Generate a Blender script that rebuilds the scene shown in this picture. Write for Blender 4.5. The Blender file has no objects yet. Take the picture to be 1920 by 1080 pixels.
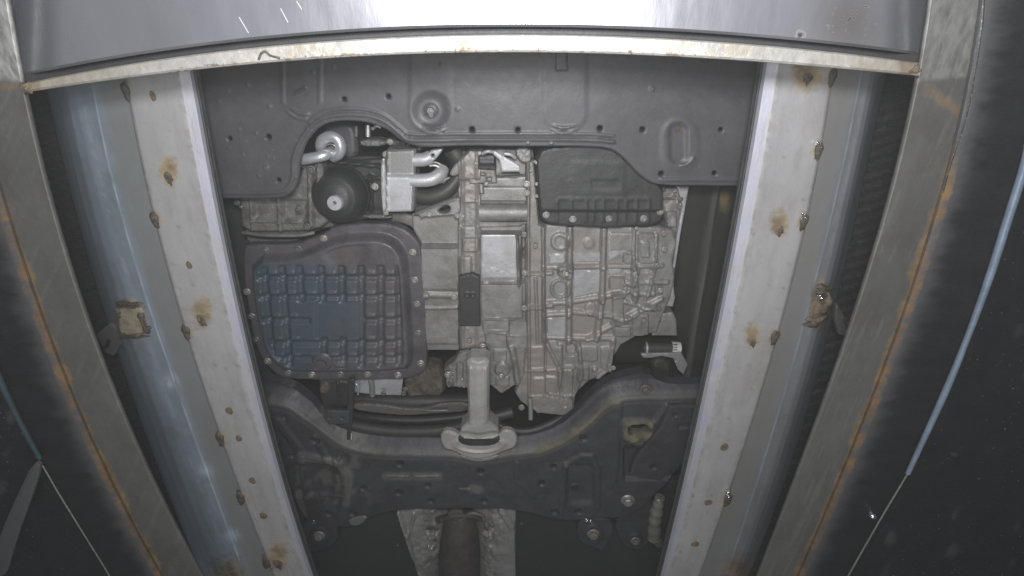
import bpy, math, random
import numpy as np
from mathutils import Vector, Matrix

# ---------------------------------------------------------------- camera, light, exposure
sc = bpy.context.scene
F = 1000.0; TILT = math.radians(26.1)
S_, C_ = math.sin(TILT), math.cos(TILT)
BASE = 0.35                      # height of the lens above the pit floor
cam_d = bpy.data.cameras.new('camera'); cam = bpy.data.objects.new('camera', cam_d)
sc.collection.objects.link(cam); sc.camera = cam
cam_d.sensor_width = 36; cam_d.lens = 36*F/1920.0; cam_d.clip_start = .01; cam_d.clip_end = 50
right = Vector((1,0,0)); up = Vector((0,-C_,S_)); fwd = Vector((0,S_,C_))
cam.matrix_world = Matrix(((right.x,up.x,-fwd.x,0),(right.y,up.y,-fwd.y,0),(right.z,up.z,-fwd.z,BASE),(0,0,0,1)))
w = bpy.data.worlds.new('World'); sc.world = w; w.use_nodes = True
bg = w.node_tree.nodes['Background']; bg.inputs[0].default_value = (.80,.88,1,1); bg.inputs[1].default_value = .085
def lamp(name, loc, energy, size, col=(1,.99,.97), aim=(0,0,1), shape='DISK', sy=None, spread=180):
    d = bpy.data.lights.new(name,'AREA'); d.shape = shape; d.size = size; d.energy = energy; d.color = col
    if sy: d.size_y = sy
    o = bpy.data.objects.new(name,d); o.location = loc
    d.spread = math.radians(spread)
    o.rotation_euler = Vector(aim).to_track_quat('-Z','Y').to_euler(); sc.collection.objects.link(o); return o
lamp('inspection_lamp', (0,-.09,BASE-.01), 7.9, .10, col=(.97,.97,1.0), aim=(0,.10,1), spread=158)
lamp('lower_fill_light', (-.05,.50,BASE-.28), 3.6, .5, shape='RECTANGLE', sy=.2, col=(1,.99,.95), aim=(0,.1,1))  # added soft fill light low in the pit, no visible fixture
sc.view_settings.view_transform = 'Standard'; sc.view_settings.look = 'None'
sc.view_settings.exposure = 0; sc.view_settings.gamma = 1
random.seed(4); rng = np.random.RandomState(7)

# ---------------------------------------------------------------- geometry helpers
def XY(px, py, z):               # point of the horizontal plane z above the lens, under a sight line
    px = np.asarray(px,float); py = np.asarray(py,float)
    rz = C_*F + S_*(540-py); k = z/rz
    return (px-960)*k, (S_*F - C_*(540-py))*k
def PX(X, Y, Z):
    zc = Y*S_+Z*C_; yu = -Y*C_+Z*S_
    return 960+F*X/zc, 540-F*yu/zc
def mpp(px,py,z): return z/(C_*F+S_*(540-py))     # metres per photo pixel at a place
def P(px,py,z):
    x,y = XY(px,py,z); return (float(x),float(y),float(z)+BASE)
_lat = {}
def vnoise(x,y,s,seed=0):
    if seed not in _lat: _lat[seed] = np.random.RandomState(seed+11).rand(256,256)
    L = _lat[seed]; x = np.asarray(x)/s+1000.3; y = np.asarray(y)/s+1000.7
    i = np.floor(x).astype(int); j = np.floor(y).astype(int); fx = x-i; fy = y-j
    fx = fx*fx*(3-2*fx); fy = fy*fy*(3-2*fy)
    g = lambda a,b: L[a%256,b%256]
    return (g(i,j)*(1-fx)+g(i+1,j)*fx)*(1-fy)+(g(i,j+1)*(1-fx)+g(i+1,j+1)*fx)*fy
def fbm(x,y,s,seed=0): return .5*vnoise(x,y,s,seed)+.3*vnoise(x,y,s/2.1,seed+1)+.2*vnoise(x,y,s/4.3,seed+2)
def sm(t): t = np.clip(t,0,1); return t*t*(3-2*t)
def seg(x,y,a,b):
    ax,ay = a; bx,by = b; dx,dy = bx-ax,by-ay
    t = np.clip(((x-ax)*dx+(y-ay)*dy)/(dx*dx+dy*dy+1e-9),0,1)
    return np.hypot(x-ax-t*dx, y-ay-t*dy)
def pline(x,y,pts): return np.min([seg(x,y,pts[i],pts[i+1]) for i in range(len(pts)-1)],axis=0)
def rib(x,y,pts,wd,h): return h*sm(1.35-pline(x,y,pts)/wd)
def boxd(x,y,x0,y0,x1,y1,r=0):
    qx = np.abs(x-(x0+x1)/2)-(x1-x0)/2+r; qy = np.abs(y-(y0+y1)/2)-(y1-y0)/2+r
    return np.hypot(np.maximum(qx,0),np.maximum(qy,0))+np.minimum(np.maximum(qx,qy),0)-r
def blk(x,y,x0,y0,x1,y1,h,soft=3,r=3): return h*sm(.5-boxd(x,y,x0,y0,x1,y1,r)/soft)
def disc(x,y,cx,cy,r,h,soft=3,ey=1): return h*sm(.5-(np.hypot(x-cx,(y-cy)/ey)-r)/soft)
def ring(x,y,cx,cy,r,wd,h,ey=1): return h*sm(1.35-np.abs(np.hypot(x-cx,(y-cy)/ey)-r)/wd)

def smooth_poly(pts, it):
    for _ in range(it):
        q = []
        for i in range(len(pts)):
            a = np.array(pts[i],float); b = np.array(pts[(i+1)%len(pts)],float)
            q += [tuple(a*.75+b*.25), tuple(a*.25+b*.75)]
        pts = q
    return pts
def polysd(X,Y,poly):
    P0 = np.array(poly); P1 = np.roll(P0,-1,axis=0)
    best = np.full(X.shape,1e9); nx = np.zeros(X.shape); ny = np.zeros(X.shape); ins = np.zeros(X.shape,bool)
    for a,b in zip(P0,P1):
        dx,dy = b-a
        t = np.clip(((X-a[0])*dx+(Y-a[1])*dy)/(dx*dx+dy*dy+1e-12),0,1)
        qx = a[0]+t*dx; qy = a[1]+t*dy; d = np.hypot(X-qx,Y-qy); m = d<best
        best = np.where(m,d,best); nx = np.where(m,qx,nx); ny = np.where(m,qy,ny)
        c = ((a[1]>Y)!=(b[1]>Y))
        with np.errstate(divide='ignore',invalid='ignore'):
            xi = a[0]+(Y-a[1])*(dx/(dy if abs(dy)>1e-12 else 1e-12))
        ins ^= (c & (X<xi))
    return np.where(ins,best,-best), nx, ny

col = sc.collection
def link(name, me, mat, parent=None, loc=None, angle=35):
    o = bpy.data.objects.new(name, me); col.objects.link(o)
    if mat and not me.materials: me.materials.append(mat)
    if angle: me.polygons.foreach_set('use_smooth',[True]*len(me.polygons)); me.set_sharp_from_angle(angle=math.radians(angle))
    place(o, loc or (0,0,0), parent); return o
WL = {}
def place(o, loc, parent):
    pl = WL.get(parent.name,(0,0,0)) if parent else (0,0,0)
    WL[o.name] = tuple(loc); o.parent = parent; o.location = tuple(a-b for a,b in zip(loc,pl))
def mesh(name, V, Fc, attrs=None):
    V = np.asarray(V,float); c = V.mean(axis=0); me = bpy.data.meshes.new(name)
    me.from_pydata((V-c).tolist(), [], Fc); me.update()
    for k,a in (attrs or {}).items():
        at = me.attributes.new(k,'FLOAT','POINT'); at.data.foreach_set('value', np.asarray(a,np.float32))
    return me, tuple(c)
def tag(o, label=None, cat=None, group=None, kind=None):
    for k,v in (('label',label),('category',cat),('group',group),('kind',kind)):
        if v: o[k] = v
    return o
def empty(name, loc, label, cat, group=None):
    o = bpy.data.objects.new(name,None); o.empty_display_size = .05; col.objects.link(o); place(o,loc,None)
    return tag(o,label,cat,group)

def relief(name, outline, z, mat, parent=None, h=None, depth=.03, rnd=.004, res=.0026, smooth=1, holes=(), hpoly=(), attrs=None, label=None):
    """A solid body with a modelled lower face: outline and features are measured on the photograph, heights in metres."""
    o2 = smooth_poly(outline,smooth)
    poly = [tuple(map(float,XY(a,b,z))) for a,b in o2]
    pa = np.array(poly); lo = pa.min(0)-res; hi = pa.max(0)+res
    gx = np.arange(lo[0],hi[0]+res,res); gy = np.arange(lo[1],hi[1]+res,res)
    X,Y = np.meshgrid(gx,gy,indexing='ij')
    def sd(X,Y):
        d,nx,ny = polysd(X,Y,poly)
        for (hx,hy,hr) in holes:
            cx,cy = map(float,XY(hx,hy,z)); r = hr*mpp(hx,hy,z)
            dist = np.hypot(X-cx,Y-cy)+1e-9; dd = dist-r; m = dd<d
            d = np.where(m,dd,d); nx = np.where(m,cx+(X-cx)/dist*r,nx); ny = np.where(m,cy+(Y-cy)/dist*r,ny)
        for hp in hpoly:
            q = [tuple(map(float,XY(a,b,z))) for a,b in smooth_poly(hp,1)]
            dd,qx,qy = polysd(X,Y,q); dd = -dd; m = dd<d
            d = np.where(m,dd,d); nx = np.where(m,qx,nx); ny = np.where(m,qy,ny)
        return d,nx,ny
    dc,_,_ = sd((X[:-1,:-1]+X[1:,1:])/2,(Y[:-1,:-1]+Y[1:,1:])/2)
    keep = dc>0
    d,nx,ny = sd(X,Y)
    cnt = np.zeros(X.shape,int)
    for a in (0,1):
        for b in (0,1): cnt[a:a+keep.shape[0],b:b+keep.shape[1]] += keep
    bnd = (cnt>0)&(cnt<4)
    X = np.where(bnd,nx,X); Y = np.where(bnd,ny,Y); d = np.where(bnd,0,np.maximum(d,0))
    px,py = PX(X,Y,z)
    H = h(px,py) if h else np.zeros(X.shape)
    if np.isscalar(H): H = np.full(X.shape,H)
    dd = np.clip(d/rnd,0,1)
    Z = z - H*sm(d/(rnd*.6)) + rnd*(1-np.sqrt(np.clip(1-(1-dd)**2,0,1)))
    idx = -np.ones(X.shape,int); used = cnt>0; idx[used] = np.arange(used.sum())
    V = np.stack([X[used],Y[used],Z[used]+BASE],1)
    ii,jj = np.nonzero(keep)
    A,B,Cc,D = idx[ii,jj],idx[ii,jj+1],idx[ii+1,jj+1],idx[ii+1,jj]
    faces = np.stack([A,B,Cc,D],1)
    E = {}
    for q in faces.tolist():
        for k in range(4):
            a,b = q[k],q[(k+1)%4]
            if (b,a) in E: del E[(b,a)]
            else: E[(a,b)] = 1
    n = len(V); bv = sorted({v for e in E for v in e}); m1 = {v:n+i for i,v in enumerate(bv)}; m2 = {v:n+len(bv)+i for i,v in enumerate(bv)}
    VB = V[bv]; VT = VB.copy(); VT[:,2] = z+depth+BASE
    V = np.concatenate([V,VB,VT]); Fc = faces.tolist()+[[m1[b],m1[a],m2[a],m2[b]] for a,b in E]
    at = None
    if attrs:
        at = {}
        for k,fn in attrs.items():
            val = np.clip(fn(px,py),0,1)[used]; at[k] = np.concatenate([val,val[bv],val[bv]])
    me,c = mesh(name,V,Fc,at)
    o = link(name,me,mat,parent,c,40); tag(o,label); return o

def cat_rom(pts, n=8):
    p = np.array(pts,float)
    if len(p)<3: 
        t = np.linspace(0,1,max(2,n))[:,None]; return p[0]*(1-t)+p[1]*t
    q = np.vstack([2*p[0]-p[1],p,2*p[-1]-p[-2]]); out = []
    for i in range(1,len(q)-2):
        for t in np.linspace(0,1,n,endpoint=False):
            a,b,c,d = q[i-1:i+3]
            out.append(.5*((2*b)+(-a+c)*t+(2*a-5*b+4*c-d)*t*t+(-a+3*b-3*c+d)*t**3))
    out.append(p[-1]); return np.array(out)
def tube(name, pts, r, mat, parent=None, seg_=14, n=8, label=None, straight=False, rings=0):
    """pts: (photo x, photo y, height above lens); r in metres or a list."""
    W = [P(*p) for p in pts]; c = np.array(W) if straight else cat_rom(W,n)
    R = np.interp(np.linspace(0,1,len(c)),np.linspace(0,1,len(r)),r) if hasattr(r,'__len__') else np.full(len(c),r)
    if rings: R = R*(1+.10*np.sin(np.arange(len(c))*math.pi/rings))
    V=[];Fc=[]; T = np.gradient(c,axis=0); T/= np.linalg.norm(T,axis=1)[:,None]
    a = np.cross(T[0],[.3,.2,.9]); a/=np.linalg.norm(a)
    for i in range(len(c)):
        a = a-T[i]*np.dot(a,T[i]); a/=np.linalg.norm(a); b = np.cross(T[i],a)
        for k in range(seg_):
            t = 2*math.pi*k/seg_; V.append(c[i]+R[i]*(math.cos(t)*a+math.sin(t)*b))
    for i in range(len(c)-1):
        for k in range(seg_):
            Fc.append([i*seg_+k,i*seg_+(k+1)%seg_,(i+1)*seg_+(k+1)%seg_,(i+1)*seg_+k])
    Fc.append(list(range(seg_))[::-1]); Fc.append([(len(c)-1)*seg_+k for k in range(seg_)])
    me,cc = mesh(name,V,Fc); o = link(name,me,mat,parent,cc,50); tag(o,label); return o
def lathe(name, px, py, z, prof, mat, parent=None, n=24, label=None, tilt=(0,0)):
    """prof: (radius m, drop m towards the lens); axis vertical."""
    V=[];Fc=[]
    for r,d in prof:
        for k in range(n):
            t=2*math.pi*k/n; V.append((r*math.cos(t),r*math.sin(t),-d))
    for i in range(len(prof)-1):
        for k in range(n): Fc.append([i*n+k,(i+1)*n+k,(i+1)*n+(k+1)%n,i*n+(k+1)%n])
    Fc.append([(len(prof)-1)*n+k for k in range(n)][::-1])
    me = bpy.data.meshes.new(name); me.from_pydata(V,[],Fc); me.update()
    o = link(name,me,mat,parent,P(px,py,z),35); o.rotation_euler = (tilt[0],tilt[1],0); tag(o,label); return o
_bolt = {}
def bolt_mesh(mat):
    if mat.name in _bolt: return _bolt[mat.name]
    V=[];Fc=[];n=12
    def rg(f,d):
        s=len(V)
        for k in range(n):
            t=2*math.pi*k/n; r=f(t); V.append((r*math.cos(t),r*math.sin(t),-d))
        return s
    circ=lambda R:(lambda t:R)
    hexa=lambda R:(lambda t:R*math.cos(math.pi/6)/math.cos(((t)%(math.pi/3))-math.pi/6))
    rr=[rg(circ(1.0),-.3),rg(circ(1.0),.12),rg(circ(.86),.26),rg(hexa(.72),.28),rg(hexa(.70),.85),rg(hexa(.58),.95),rg(hexa(.34),.95),rg(hexa(.30),.72)]
    for a,b in zip(rr,rr[1:]):
        for k in range(n): Fc.append([a+k,b+k,b+(k+1)%n,a+(k+1)%n])
    Fc.append([rr[-1]+k for k in range(n)][::-1])
    me=bpy.data.meshes.new('bolt'); me.from_pydata(V,[],Fc); me.update(); me.materials.append(mat)
    me.polygons.foreach_set('use_smooth',[True]*len(me.polygons)); me.set_sharp_from_angle(angle=math.radians(30))
    _bolt[mat.name]=me; return me
def bolt(px,py,z,rp,mat,parent,name='bolt'):
    if mat is M['bolt']: mat=random.choice([M['bolt'],M['bolt'],M['boltm'],M['boltt']])
    o=bpy.data.objects.new(name,bolt_mesh(mat)); col.objects.link(o); place(o,P(px,py,z),parent)
    s=rp*mpp(px,py,z); o.scale=(s,s,s*.8); o.rotation_euler=(random.uniform(-.06,.06),random.uniform(-.06,.06),random.uniform(0,1)); return o
def blob(name,px,py,z,rx,ry,hh,mat,parent,seed=0,label=None,rag=.25):
    """a lumpy weld bead sitting on the plane z"""
    n=18;m=5;V=[];Fc=[];r0=random.Random(seed); ph=[r0.uniform(0,6.28) for _ in range(4)]
    s=mpp(px,py,z)
    for i in range(m+1):
        f=1-i/m
        for k in range(n):
            t=2*math.pi*k/n; w=1+rag*(math.sin(3*t+ph[0])+.6*math.sin(5*t+ph[1])+.5*math.sin(8*t+ph[2]))*.6*f
            V.append((rx*s*w*f*math.cos(t),ry*s*w*f*math.sin(t),-hh*((1-f*f)**.6)*(1+.25*r0.uniform(-1,1)*(i>0))+.002*(i==0)))
    for i in range(m):
        for k in range(n): Fc.append([i*n+k,(i+1)*n+k,(i+1)*n+(k+1)%n,i*n+(k+1)%n])
    me=bpy.data.meshes.new(name); me.from_pydata(V,[],Fc); me.update()
    o=link(name,me,mat,parent,P(px,py,z),60); tag(o,label); return o

def strip(name, lines, mat, parent=None, y0=-90, y1=1170, step=9, k=6, attrs=None, lip=0, thick=.004, deg=3, bump=None, axis='y', label=None, clampx=None):
    """A long rolled or flat section: every profile line is (points, z). axis 'y': runs down the photo; 'x': across."""
    t = np.arange(y0,y1+step,step).astype(float); cols=[]; pxs=[]; pys=[]; us=[]
    L=[]
    for pts,z in lines:
        p=np.array(pts,float); a,b=(p[:,1],p[:,0]) if axis=='y' else (p[:,0],p[:,1])
        cf=np.polyfit(a,b,min(deg,len(a)-1)); tt=np.clip(t,a.min()-130,a.max()+130)
        v=np.polyval(cf,tt)
        zz = np.interp(t,[q[0] for q in z],[q[1] for q in z]) if isinstance(z,list) else np.full(len(t),float(z))
        L.append((v,zz))
    for i in range(len(L)-1):
        for j in range(k+(i==len(L)-2)):
            f=j/k; v=L[i][0]*(1-f)+L[i+1][0]*f; z=L[i][1]*(1-f)+L[i+1][1]*f
            a,b=(v,t) if axis=='y' else (t,v)
            z=z+(bump(a,b,i+f) if bump else 0)
            X,Y=XY(a,b,z); cols.append(np.stack([X,Y,z+BASE],1)); pxs.append(a+0*t); pys.append(b+0*t); us.append(np.full(len(t),i+f))
    V=np.concatenate(cols); n=len(t); m=len(cols); Fc=[]
    for j in range(m-1):
        for i in range(n-1): Fc.append([j*n+i,j*n+i+1,(j+1)*n+i+1,(j+1)*n+i])
    a,b,c=V[Fc[0][0]],V[Fc[0][1]],V[Fc[0][2]]
    if np.cross(b-a,c-b)[2]>0: Fc=[f[::-1] for f in Fc]
    at={kk:np.clip(fn(np.concatenate(pxs),np.concatenate(pys),np.concatenate(us)),0,1) for kk,fn in (attrs or {}).items()}
    me,cc=mesh(name,V,Fc,at); o=link(name,me,mat,parent,cc,28)
    if thick:
        md=o.modifiers.new('solid','SOLIDIFY'); md.thickness=thick; md.offset=-1; md.use_even_offset=False
    tag(o,label); return o

# ---------------------------------------------------------------- materials
def mk(name, c, rough=.5, metal=0., var=.22, scale=40., c2=None, c3=None, rustc=((.17,.13,.095),(.08,.062,.048)), bump=.15, bscale=300., streak=None, spec=.5, speck=0., grime=0.):
    m=bpy.data.materials.new(name); m.use_nodes=True; nt=m.node_tree; N=nt.nodes; Lk=nt.links; bs=N['Principled BSDF']
    geo=N.new('ShaderNodeNewGeometry'); mp=N.new('ShaderNodeMapping'); Lk.new(geo.outputs['Position'],mp.inputs[0])
    if streak: mp.inputs['Scale'].default_value=streak
    def noise(sc_,det=6,ro=.6,vec=mp):
        n=N.new('ShaderNodeTexNoise'); n.inputs['Scale'].default_value=sc_; n.inputs['Detail'].default_value=det; n.inputs['Roughness'].default_value=ro
        Lk.new(vec.outputs[0],n.inputs['Vector']); return n
    def ramp(src,a,b,ca=(0,0,0,1),cb=(1,1,1,1)):
        r=N.new('ShaderNodeValToRGB'); r.color_ramp.elements[0].position=a; r.color_ramp.elements[1].position=b
        r.color_ramp.elements[0].color=ca; r.color_ramp.elements[1].color=cb; Lk.new(src,r.inputs[0]); return r
    def mix(f,a,b,bt='MIX'):
        x=N.new('ShaderNodeMix'); x.data_type='RGBA'; x.blend_type=bt
        for s,v in ((x.inputs[0],f),(x.inputs[6],a),(x.inputs[7],b)):
            if hasattr(v,'is_output'): Lk.new(v,s)
            else: s.default_value=v if not isinstance(v,tuple) else (*v,1)
        return x.outputs[2]
    def math_(op,a,b):
        x=N.new('ShaderNodeMath'); x.operation=op
        for s,v in zip(x.inputs,(a,b)):
            if hasattr(v,'is_output'): Lk.new(v,s)
            else: s.default_value=v
        return x.outputs[0]
    n1=noise(scale); lo=tuple(v*(1-var) for v in c); hi=tuple(min(1,v*(1+var)) for v in c)
    base=mix(ramp(n1.outputs[0],.32,.68).outputs[0],lo,hi)
    n2=noise(scale*7,3); base=mix(math_('MULTIPLY',ramp(n2.outputs[0],.35,.75).outputs[0],min(1,var*1.3)),base,tuple(v*.5 for v in c))
    if grime:
        g=noise(11,5,.65,vec=geo); g2=noise(55,4,.7,vec=geo); gf=math_('MULTIPLY',ramp(math_('ADD',math_('MULTIPLY',g.outputs[0],.65),math_('MULTIPLY',g2.outputs[0],.35)),.47,.60).outputs[0],grime)
        base=mix(gf,base,tuple(v*k for v,k in zip(c,(.52,.48,.40))))
        g3=noise(26,6,.75,vec=geo); base=mix(math_('MULTIPLY',ramp(g3.outputs[0],.60,.70).outputs[0],grime*.55),base,tuple(min(.6,v*1.5+.015) for v in c))
    if c2:
        at=N.new('ShaderNodeAttribute'); at.attribute_name='stain_and_light'
        base=mix(at.outputs['Fac'],base,c2)
    if c3:
        at=N.new('ShaderNodeAttribute'); at.attribute_name='wear_and_highlight'
        base=mix(math_('MULTIPLY',at.outputs['Fac'],ramp(n2.outputs[0],.25,.6).outputs[0]),base,c3)
    if speck:
        n4=noise(210,2); base=mix(math_('MULTIPLY',ramp(n4.outputs[0],.705,.75).outputs[0],speck),base,(.6,.6,.58))
    ar=N.new('ShaderNodeAttribute'); ar.attribute_name='rust'
    n3=noise(90,5,.7,vec=geo); f=math_('ADD',math_('MULTIPLY',ar.outputs['Fac'],1.5),math_('SUBTRACT',n3.outputs[0],1.0))
    rf=ramp(f,.0,.42); rc=mix(ramp(noise(35,4,.6,vec=geo).outputs[0],.35,.65).outputs[0],rustc[0],rustc[1])
    ncl=math_('MULTIPLY',rf.outputs[0],ramp(ar.outputs['Fac'],.02,.12).outputs[0])
    base=mix(ncl,base,rc)
    Lk.new(base,bs.inputs['Base Color'])
    mt=math_('MULTIPLY',math_('SUBTRACT',1.0,ncl),metal); Lk.new(mt,bs.inputs['Metallic'])
    rr=math_('ADD',math_('MULTIPLY',n2.outputs[0],.22),rough-.11); rr=math_('ADD',rr,math_('MULTIPLY',ncl,.3)); Lk.new(rr,bs.inputs['Roughness'])
    bs.inputs['Specular IOR Level'].default_value=spec
    if bump:
        b=N.new('ShaderNodeBump'); b.inputs['Strength'].default_value=bump; b.inputs['Distance'].default_value=.002
        nb=noise(bscale,4); Lk.new(nb.outputs[0],b.inputs['Height']); Lk.new(b.outputs[0],bs.inputs['Normal'])
    return m
M={}
M['panel']=mk('brushed_galvanised_sheet',(.53,.53,.57),.30,.80,.12,9,c2=(.30,.25,.17),rustc=((.06,.035,.018),(.03,.018,.01)),bump=.04,streak=(1,.25,1))
M['bar']=mk('scuffed_zinc_bar',(.50,.485,.45),.45,.35,.18,60,c2=(.42,.36,.25),rustc=((.27,.21,.14),(.13,.11,.09)),bump=.5,bscale=120,grime=.3)
M['groove']=mk('grey_groove',(.060,.060,.062),.6,.2,.15)
M['plate']=mk('weathered_zinc_plate',(.47,.46,.46),.5,.3,.09,22,c2=(.40,.40,.52),c3=(.20,.18,.15),rustc=((.36,.29,.18),(.17,.12,.075)),bump=.12,streak=(1,.35,1),grime=.16)
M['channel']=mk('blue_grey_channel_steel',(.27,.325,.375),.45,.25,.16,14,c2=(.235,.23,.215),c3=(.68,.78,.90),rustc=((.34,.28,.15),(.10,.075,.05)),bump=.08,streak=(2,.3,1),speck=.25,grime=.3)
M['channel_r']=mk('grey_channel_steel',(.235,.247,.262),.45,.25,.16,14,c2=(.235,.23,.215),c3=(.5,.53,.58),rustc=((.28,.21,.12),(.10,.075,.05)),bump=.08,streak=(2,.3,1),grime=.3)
M['beam']=mk('dull_mill_steel',(.150,.148,.140),.45,.3,.16,16,c2=(.12,.115,.10),c3=(.50,.50,.47),rustc=((.23,.155,.075),(.12,.085,.05)),bump=.12,streak=(1.4,.5,1),grime=.35)
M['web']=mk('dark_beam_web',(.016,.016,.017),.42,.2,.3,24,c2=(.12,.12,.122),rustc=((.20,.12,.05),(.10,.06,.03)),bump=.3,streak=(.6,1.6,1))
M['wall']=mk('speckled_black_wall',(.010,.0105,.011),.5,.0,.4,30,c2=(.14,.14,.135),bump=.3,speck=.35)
M['conduit']=mk('pale_blue_edge_trim',(.22,.28,.36),.4,.2,.2,40)
M['conduit_l']=mk('dark_teal_edge_trim',(.05,.08,.095),.4,.2,.2,40)
M['rubber']=mk('dusty_black_rubber',(.026,.026,.024),.75,0,.8,110,bump=.9,bscale=90,streak=(1,3,1),grime=.5)
M['burn']=mk('burnt_weld_metal',(.17,.13,.085),.85,.0,.5,160,bump=.8,bscale=200)
M['weld']=mk('dark_weld_bead',(.10,.085,.065),.6,.2,.5,160,bump=.8,bscale=200)
M['shiny']=mk('fresh_weld_metal',(.75,.75,.73),.16,1,.2,100,bump=.5)
M['patch']=mk('scorched_tan_plate',(.33,.29,.21),.55,.2,.3,60,rustc=((.10,.06,.03),(.05,.035,.02)),bump=.5,bscale=120)
M['cover']=mk('grey_undercover_plastic',(.078,.077,.084),.46,0,.14,12,c2=(.06,.06,.055),bump=.12,bscale=220,spec=.45,speck=.10,grime=.42)
M['alu']=mk('cast_aluminium',(.262,.258,.250),.48,.3,.16,45,c2=(.275,.245,.225),bump=.28,bscale=330,grime=.6)
M['alur']=mk('pale_cast_rod_aluminium',(.38,.377,.365),.52,.2,.10,45,c2=(.40,.35,.33),bump=.25,bscale=330,grime=.4)
M['alud']=mk('dirty_cast_aluminium',(.17,.168,.158),.55,.2,.24,50,c2=(.08,.075,.065),bump=.6,bscale=260,grime=.6)
M['alub']=mk('bright_cast_aluminium',(.44,.44,.455),.45,.3,.10,45,c2=(.20,.197,.19),bump=.25,bscale=330,grime=.4)
M['polish']=mk('polished_aluminium_pipe',(.60,.60,.63),.34,.6,.06,60,bump=0)
M['scratch']=mk('bright_scratch',(.7,.7,.7),.6,0,.05,60,bump=0)
M['bolt']=mk('dusty_bolt_steel',(.36,.35,.32),.42,.5,.3,200,bump=.3)
M['boltm']=mk('greasy_bolt_steel',(.25,.245,.225),.4,.5,.3,200,bump=.3)
M['boltt']=mk('tarnished_bolt_steel',(.30,.27,.22),.5,.4,.3,200,bump=.3)
M['boltd']=mk('dull_bolt_steel',(.17,.17,.16),.45,.5,.3,200,bump=.3)
M['black']=mk('black_plastic',(.028,.028,.027),.5,0,.25,40,bump=.25)
M['blackm']=mk('black_hose_rubber',(.034,.034,.031),.5,0,.25,40,bump=.2)
M['tcu']=mk('matt_black_cover',(.034,.034,.033),.5,0,.15,40,bump=.25,grime=.3)
M['pan']=mk('painted_oil_pan',(.100,.094,.104),.42,.1,.2,30,c2=(.052,.080,.102),rustc=((.10,.09,.085),(.06,.05,.045)),bump=.25,bscale=160,grime=.5)
M['sub']=mk('painted_subframe_steel',(.055,.055,.062),.54,.1,.22,16,c2=(.20,.195,.17),rustc=((.17,.15,.09),(.09,.08,.06)),bump=.3,bscale=120,grime=.6)
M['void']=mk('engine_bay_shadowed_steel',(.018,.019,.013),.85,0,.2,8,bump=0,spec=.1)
M['floor']=mk('black_underbody_panel',(.040,.040,.041),.8,0,.1,8,bump=.05,spec=.2)
M['side']=mk('dark_olive_side_member',(.025,.026,.019),.65,0,.15,10,c2=(.12,.118,.11),rustc=((.16,.12,.05),(.08,.06,.03)),bump=.1)
M['shield']=mk('crumpled_heat_shield',(.37,.362,.345),.45,.35,.15,40,c2=(.13,.12,.11),bump=.9,bscale=60,grime=.4)
M['exh']=mk('rusty_exhaust_steel',(.075,.062,.058),.65,.2,.35,40,rustc=((.16,.09,.06),(.07,.04,.03)),bump=.6,bscale=150)
M['brown']=mk('brown_rusty_steel',(.10,.082,.063),.7,.1,.35,50,bump=.5)
M['boot']=mk('tan_boot_rubber',(.19,.18,.15),.7,0,.2,50,bump=.2)
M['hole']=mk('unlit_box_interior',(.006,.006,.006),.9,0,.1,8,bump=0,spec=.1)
M['white']=mk('white_label',(.55,.55,.53),.5,0,.05,50,bump=0)

# ================================================================= THE FRAME AND PIT
WLD=[(287,180,9,13,0),(316,333,12,17,1),(355,497,9,11,0),(378,600,13,17,1),(430,770,11,12,0),(448,822,9,10,0),(473,901,10,11,0),(494,967,11,12,0),(521,1057,14,15,1)]
WLN=[(236,168),(290,408),(349,619),(413,820),(451,931),(499,1052)]
WRD=[(1514,146,15,13,2),(1461,432,12,14,1),(1411,642,9,11,1),(1358,838,12,13,0),(1328,942,12,10,0),(1303,1020,12,10,0)]
WRN=[(1561,141,0),(1535,280,1),(1507,413,1),(1453,629,0),(1364,934,1)]
Lout=[(235,150),(275,360),(295,430),(345,610),(376,720),(412,820),(446,905),(512,1080)]
Lin=[(362,130),(402,345),(440,540),(482,720),(540,930),(588,1080)]
Rin=[(1432,115),(1394,345),(1358,540),(1322,720),(1280,905),(1238,1080)]
Rout=[(1565,125),(1520,360),(1486,540),(1470,600),(1432,720),(1362,930),(1314,1080)]
Lrid=[(173,155),(215,360),(275,560),(330,720),(380,870),(460,1080)]
Rrid=[(1617,130),(1568,360),(1527,540),(1476,720),(1420,900),(1362,1080)]
Lblu=[(96,165),(140,360),(196,560),(250,720),(312,900),(388,1080)]
Rblu=[(1655,130),(1608,360),(1566,540),(1520,720),(1465,900),(1395,1080)]
Lbr=[(12,0),(42,160),(87,360),(135,510),(205,720),(290,910),(378,1080)]
Rbl=[(1745,0),(1720,160),(1671,360),(1620,540),(1559,720),(1490,900),(1422,1080)]
Lrust=[(-62,150),(0,370),(50,530),(95,650),(130,730),(190,880),(300,1080)]
Rrust=[(1845,0),(1815,200),(1768,360),(1720,530),(1650,720),(1592,870),(1500,1080)]
Lcon=[(-150,320),(0,710),(75,862),(205,1080)]
Rcon=[(2010,0),(1920,315),(1815,630),(1700,890),(1592,1080)]
def off(l,dx): return [(a+dx,b) for a,b in l]
def lerp(a,b,f):
    ya=[p[1] for p in b]; xb=[p[0] for p in b]; return [(x*(1-f)+float(np.interp(y,ya,xb))*f,y) for x,y in a]

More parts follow.
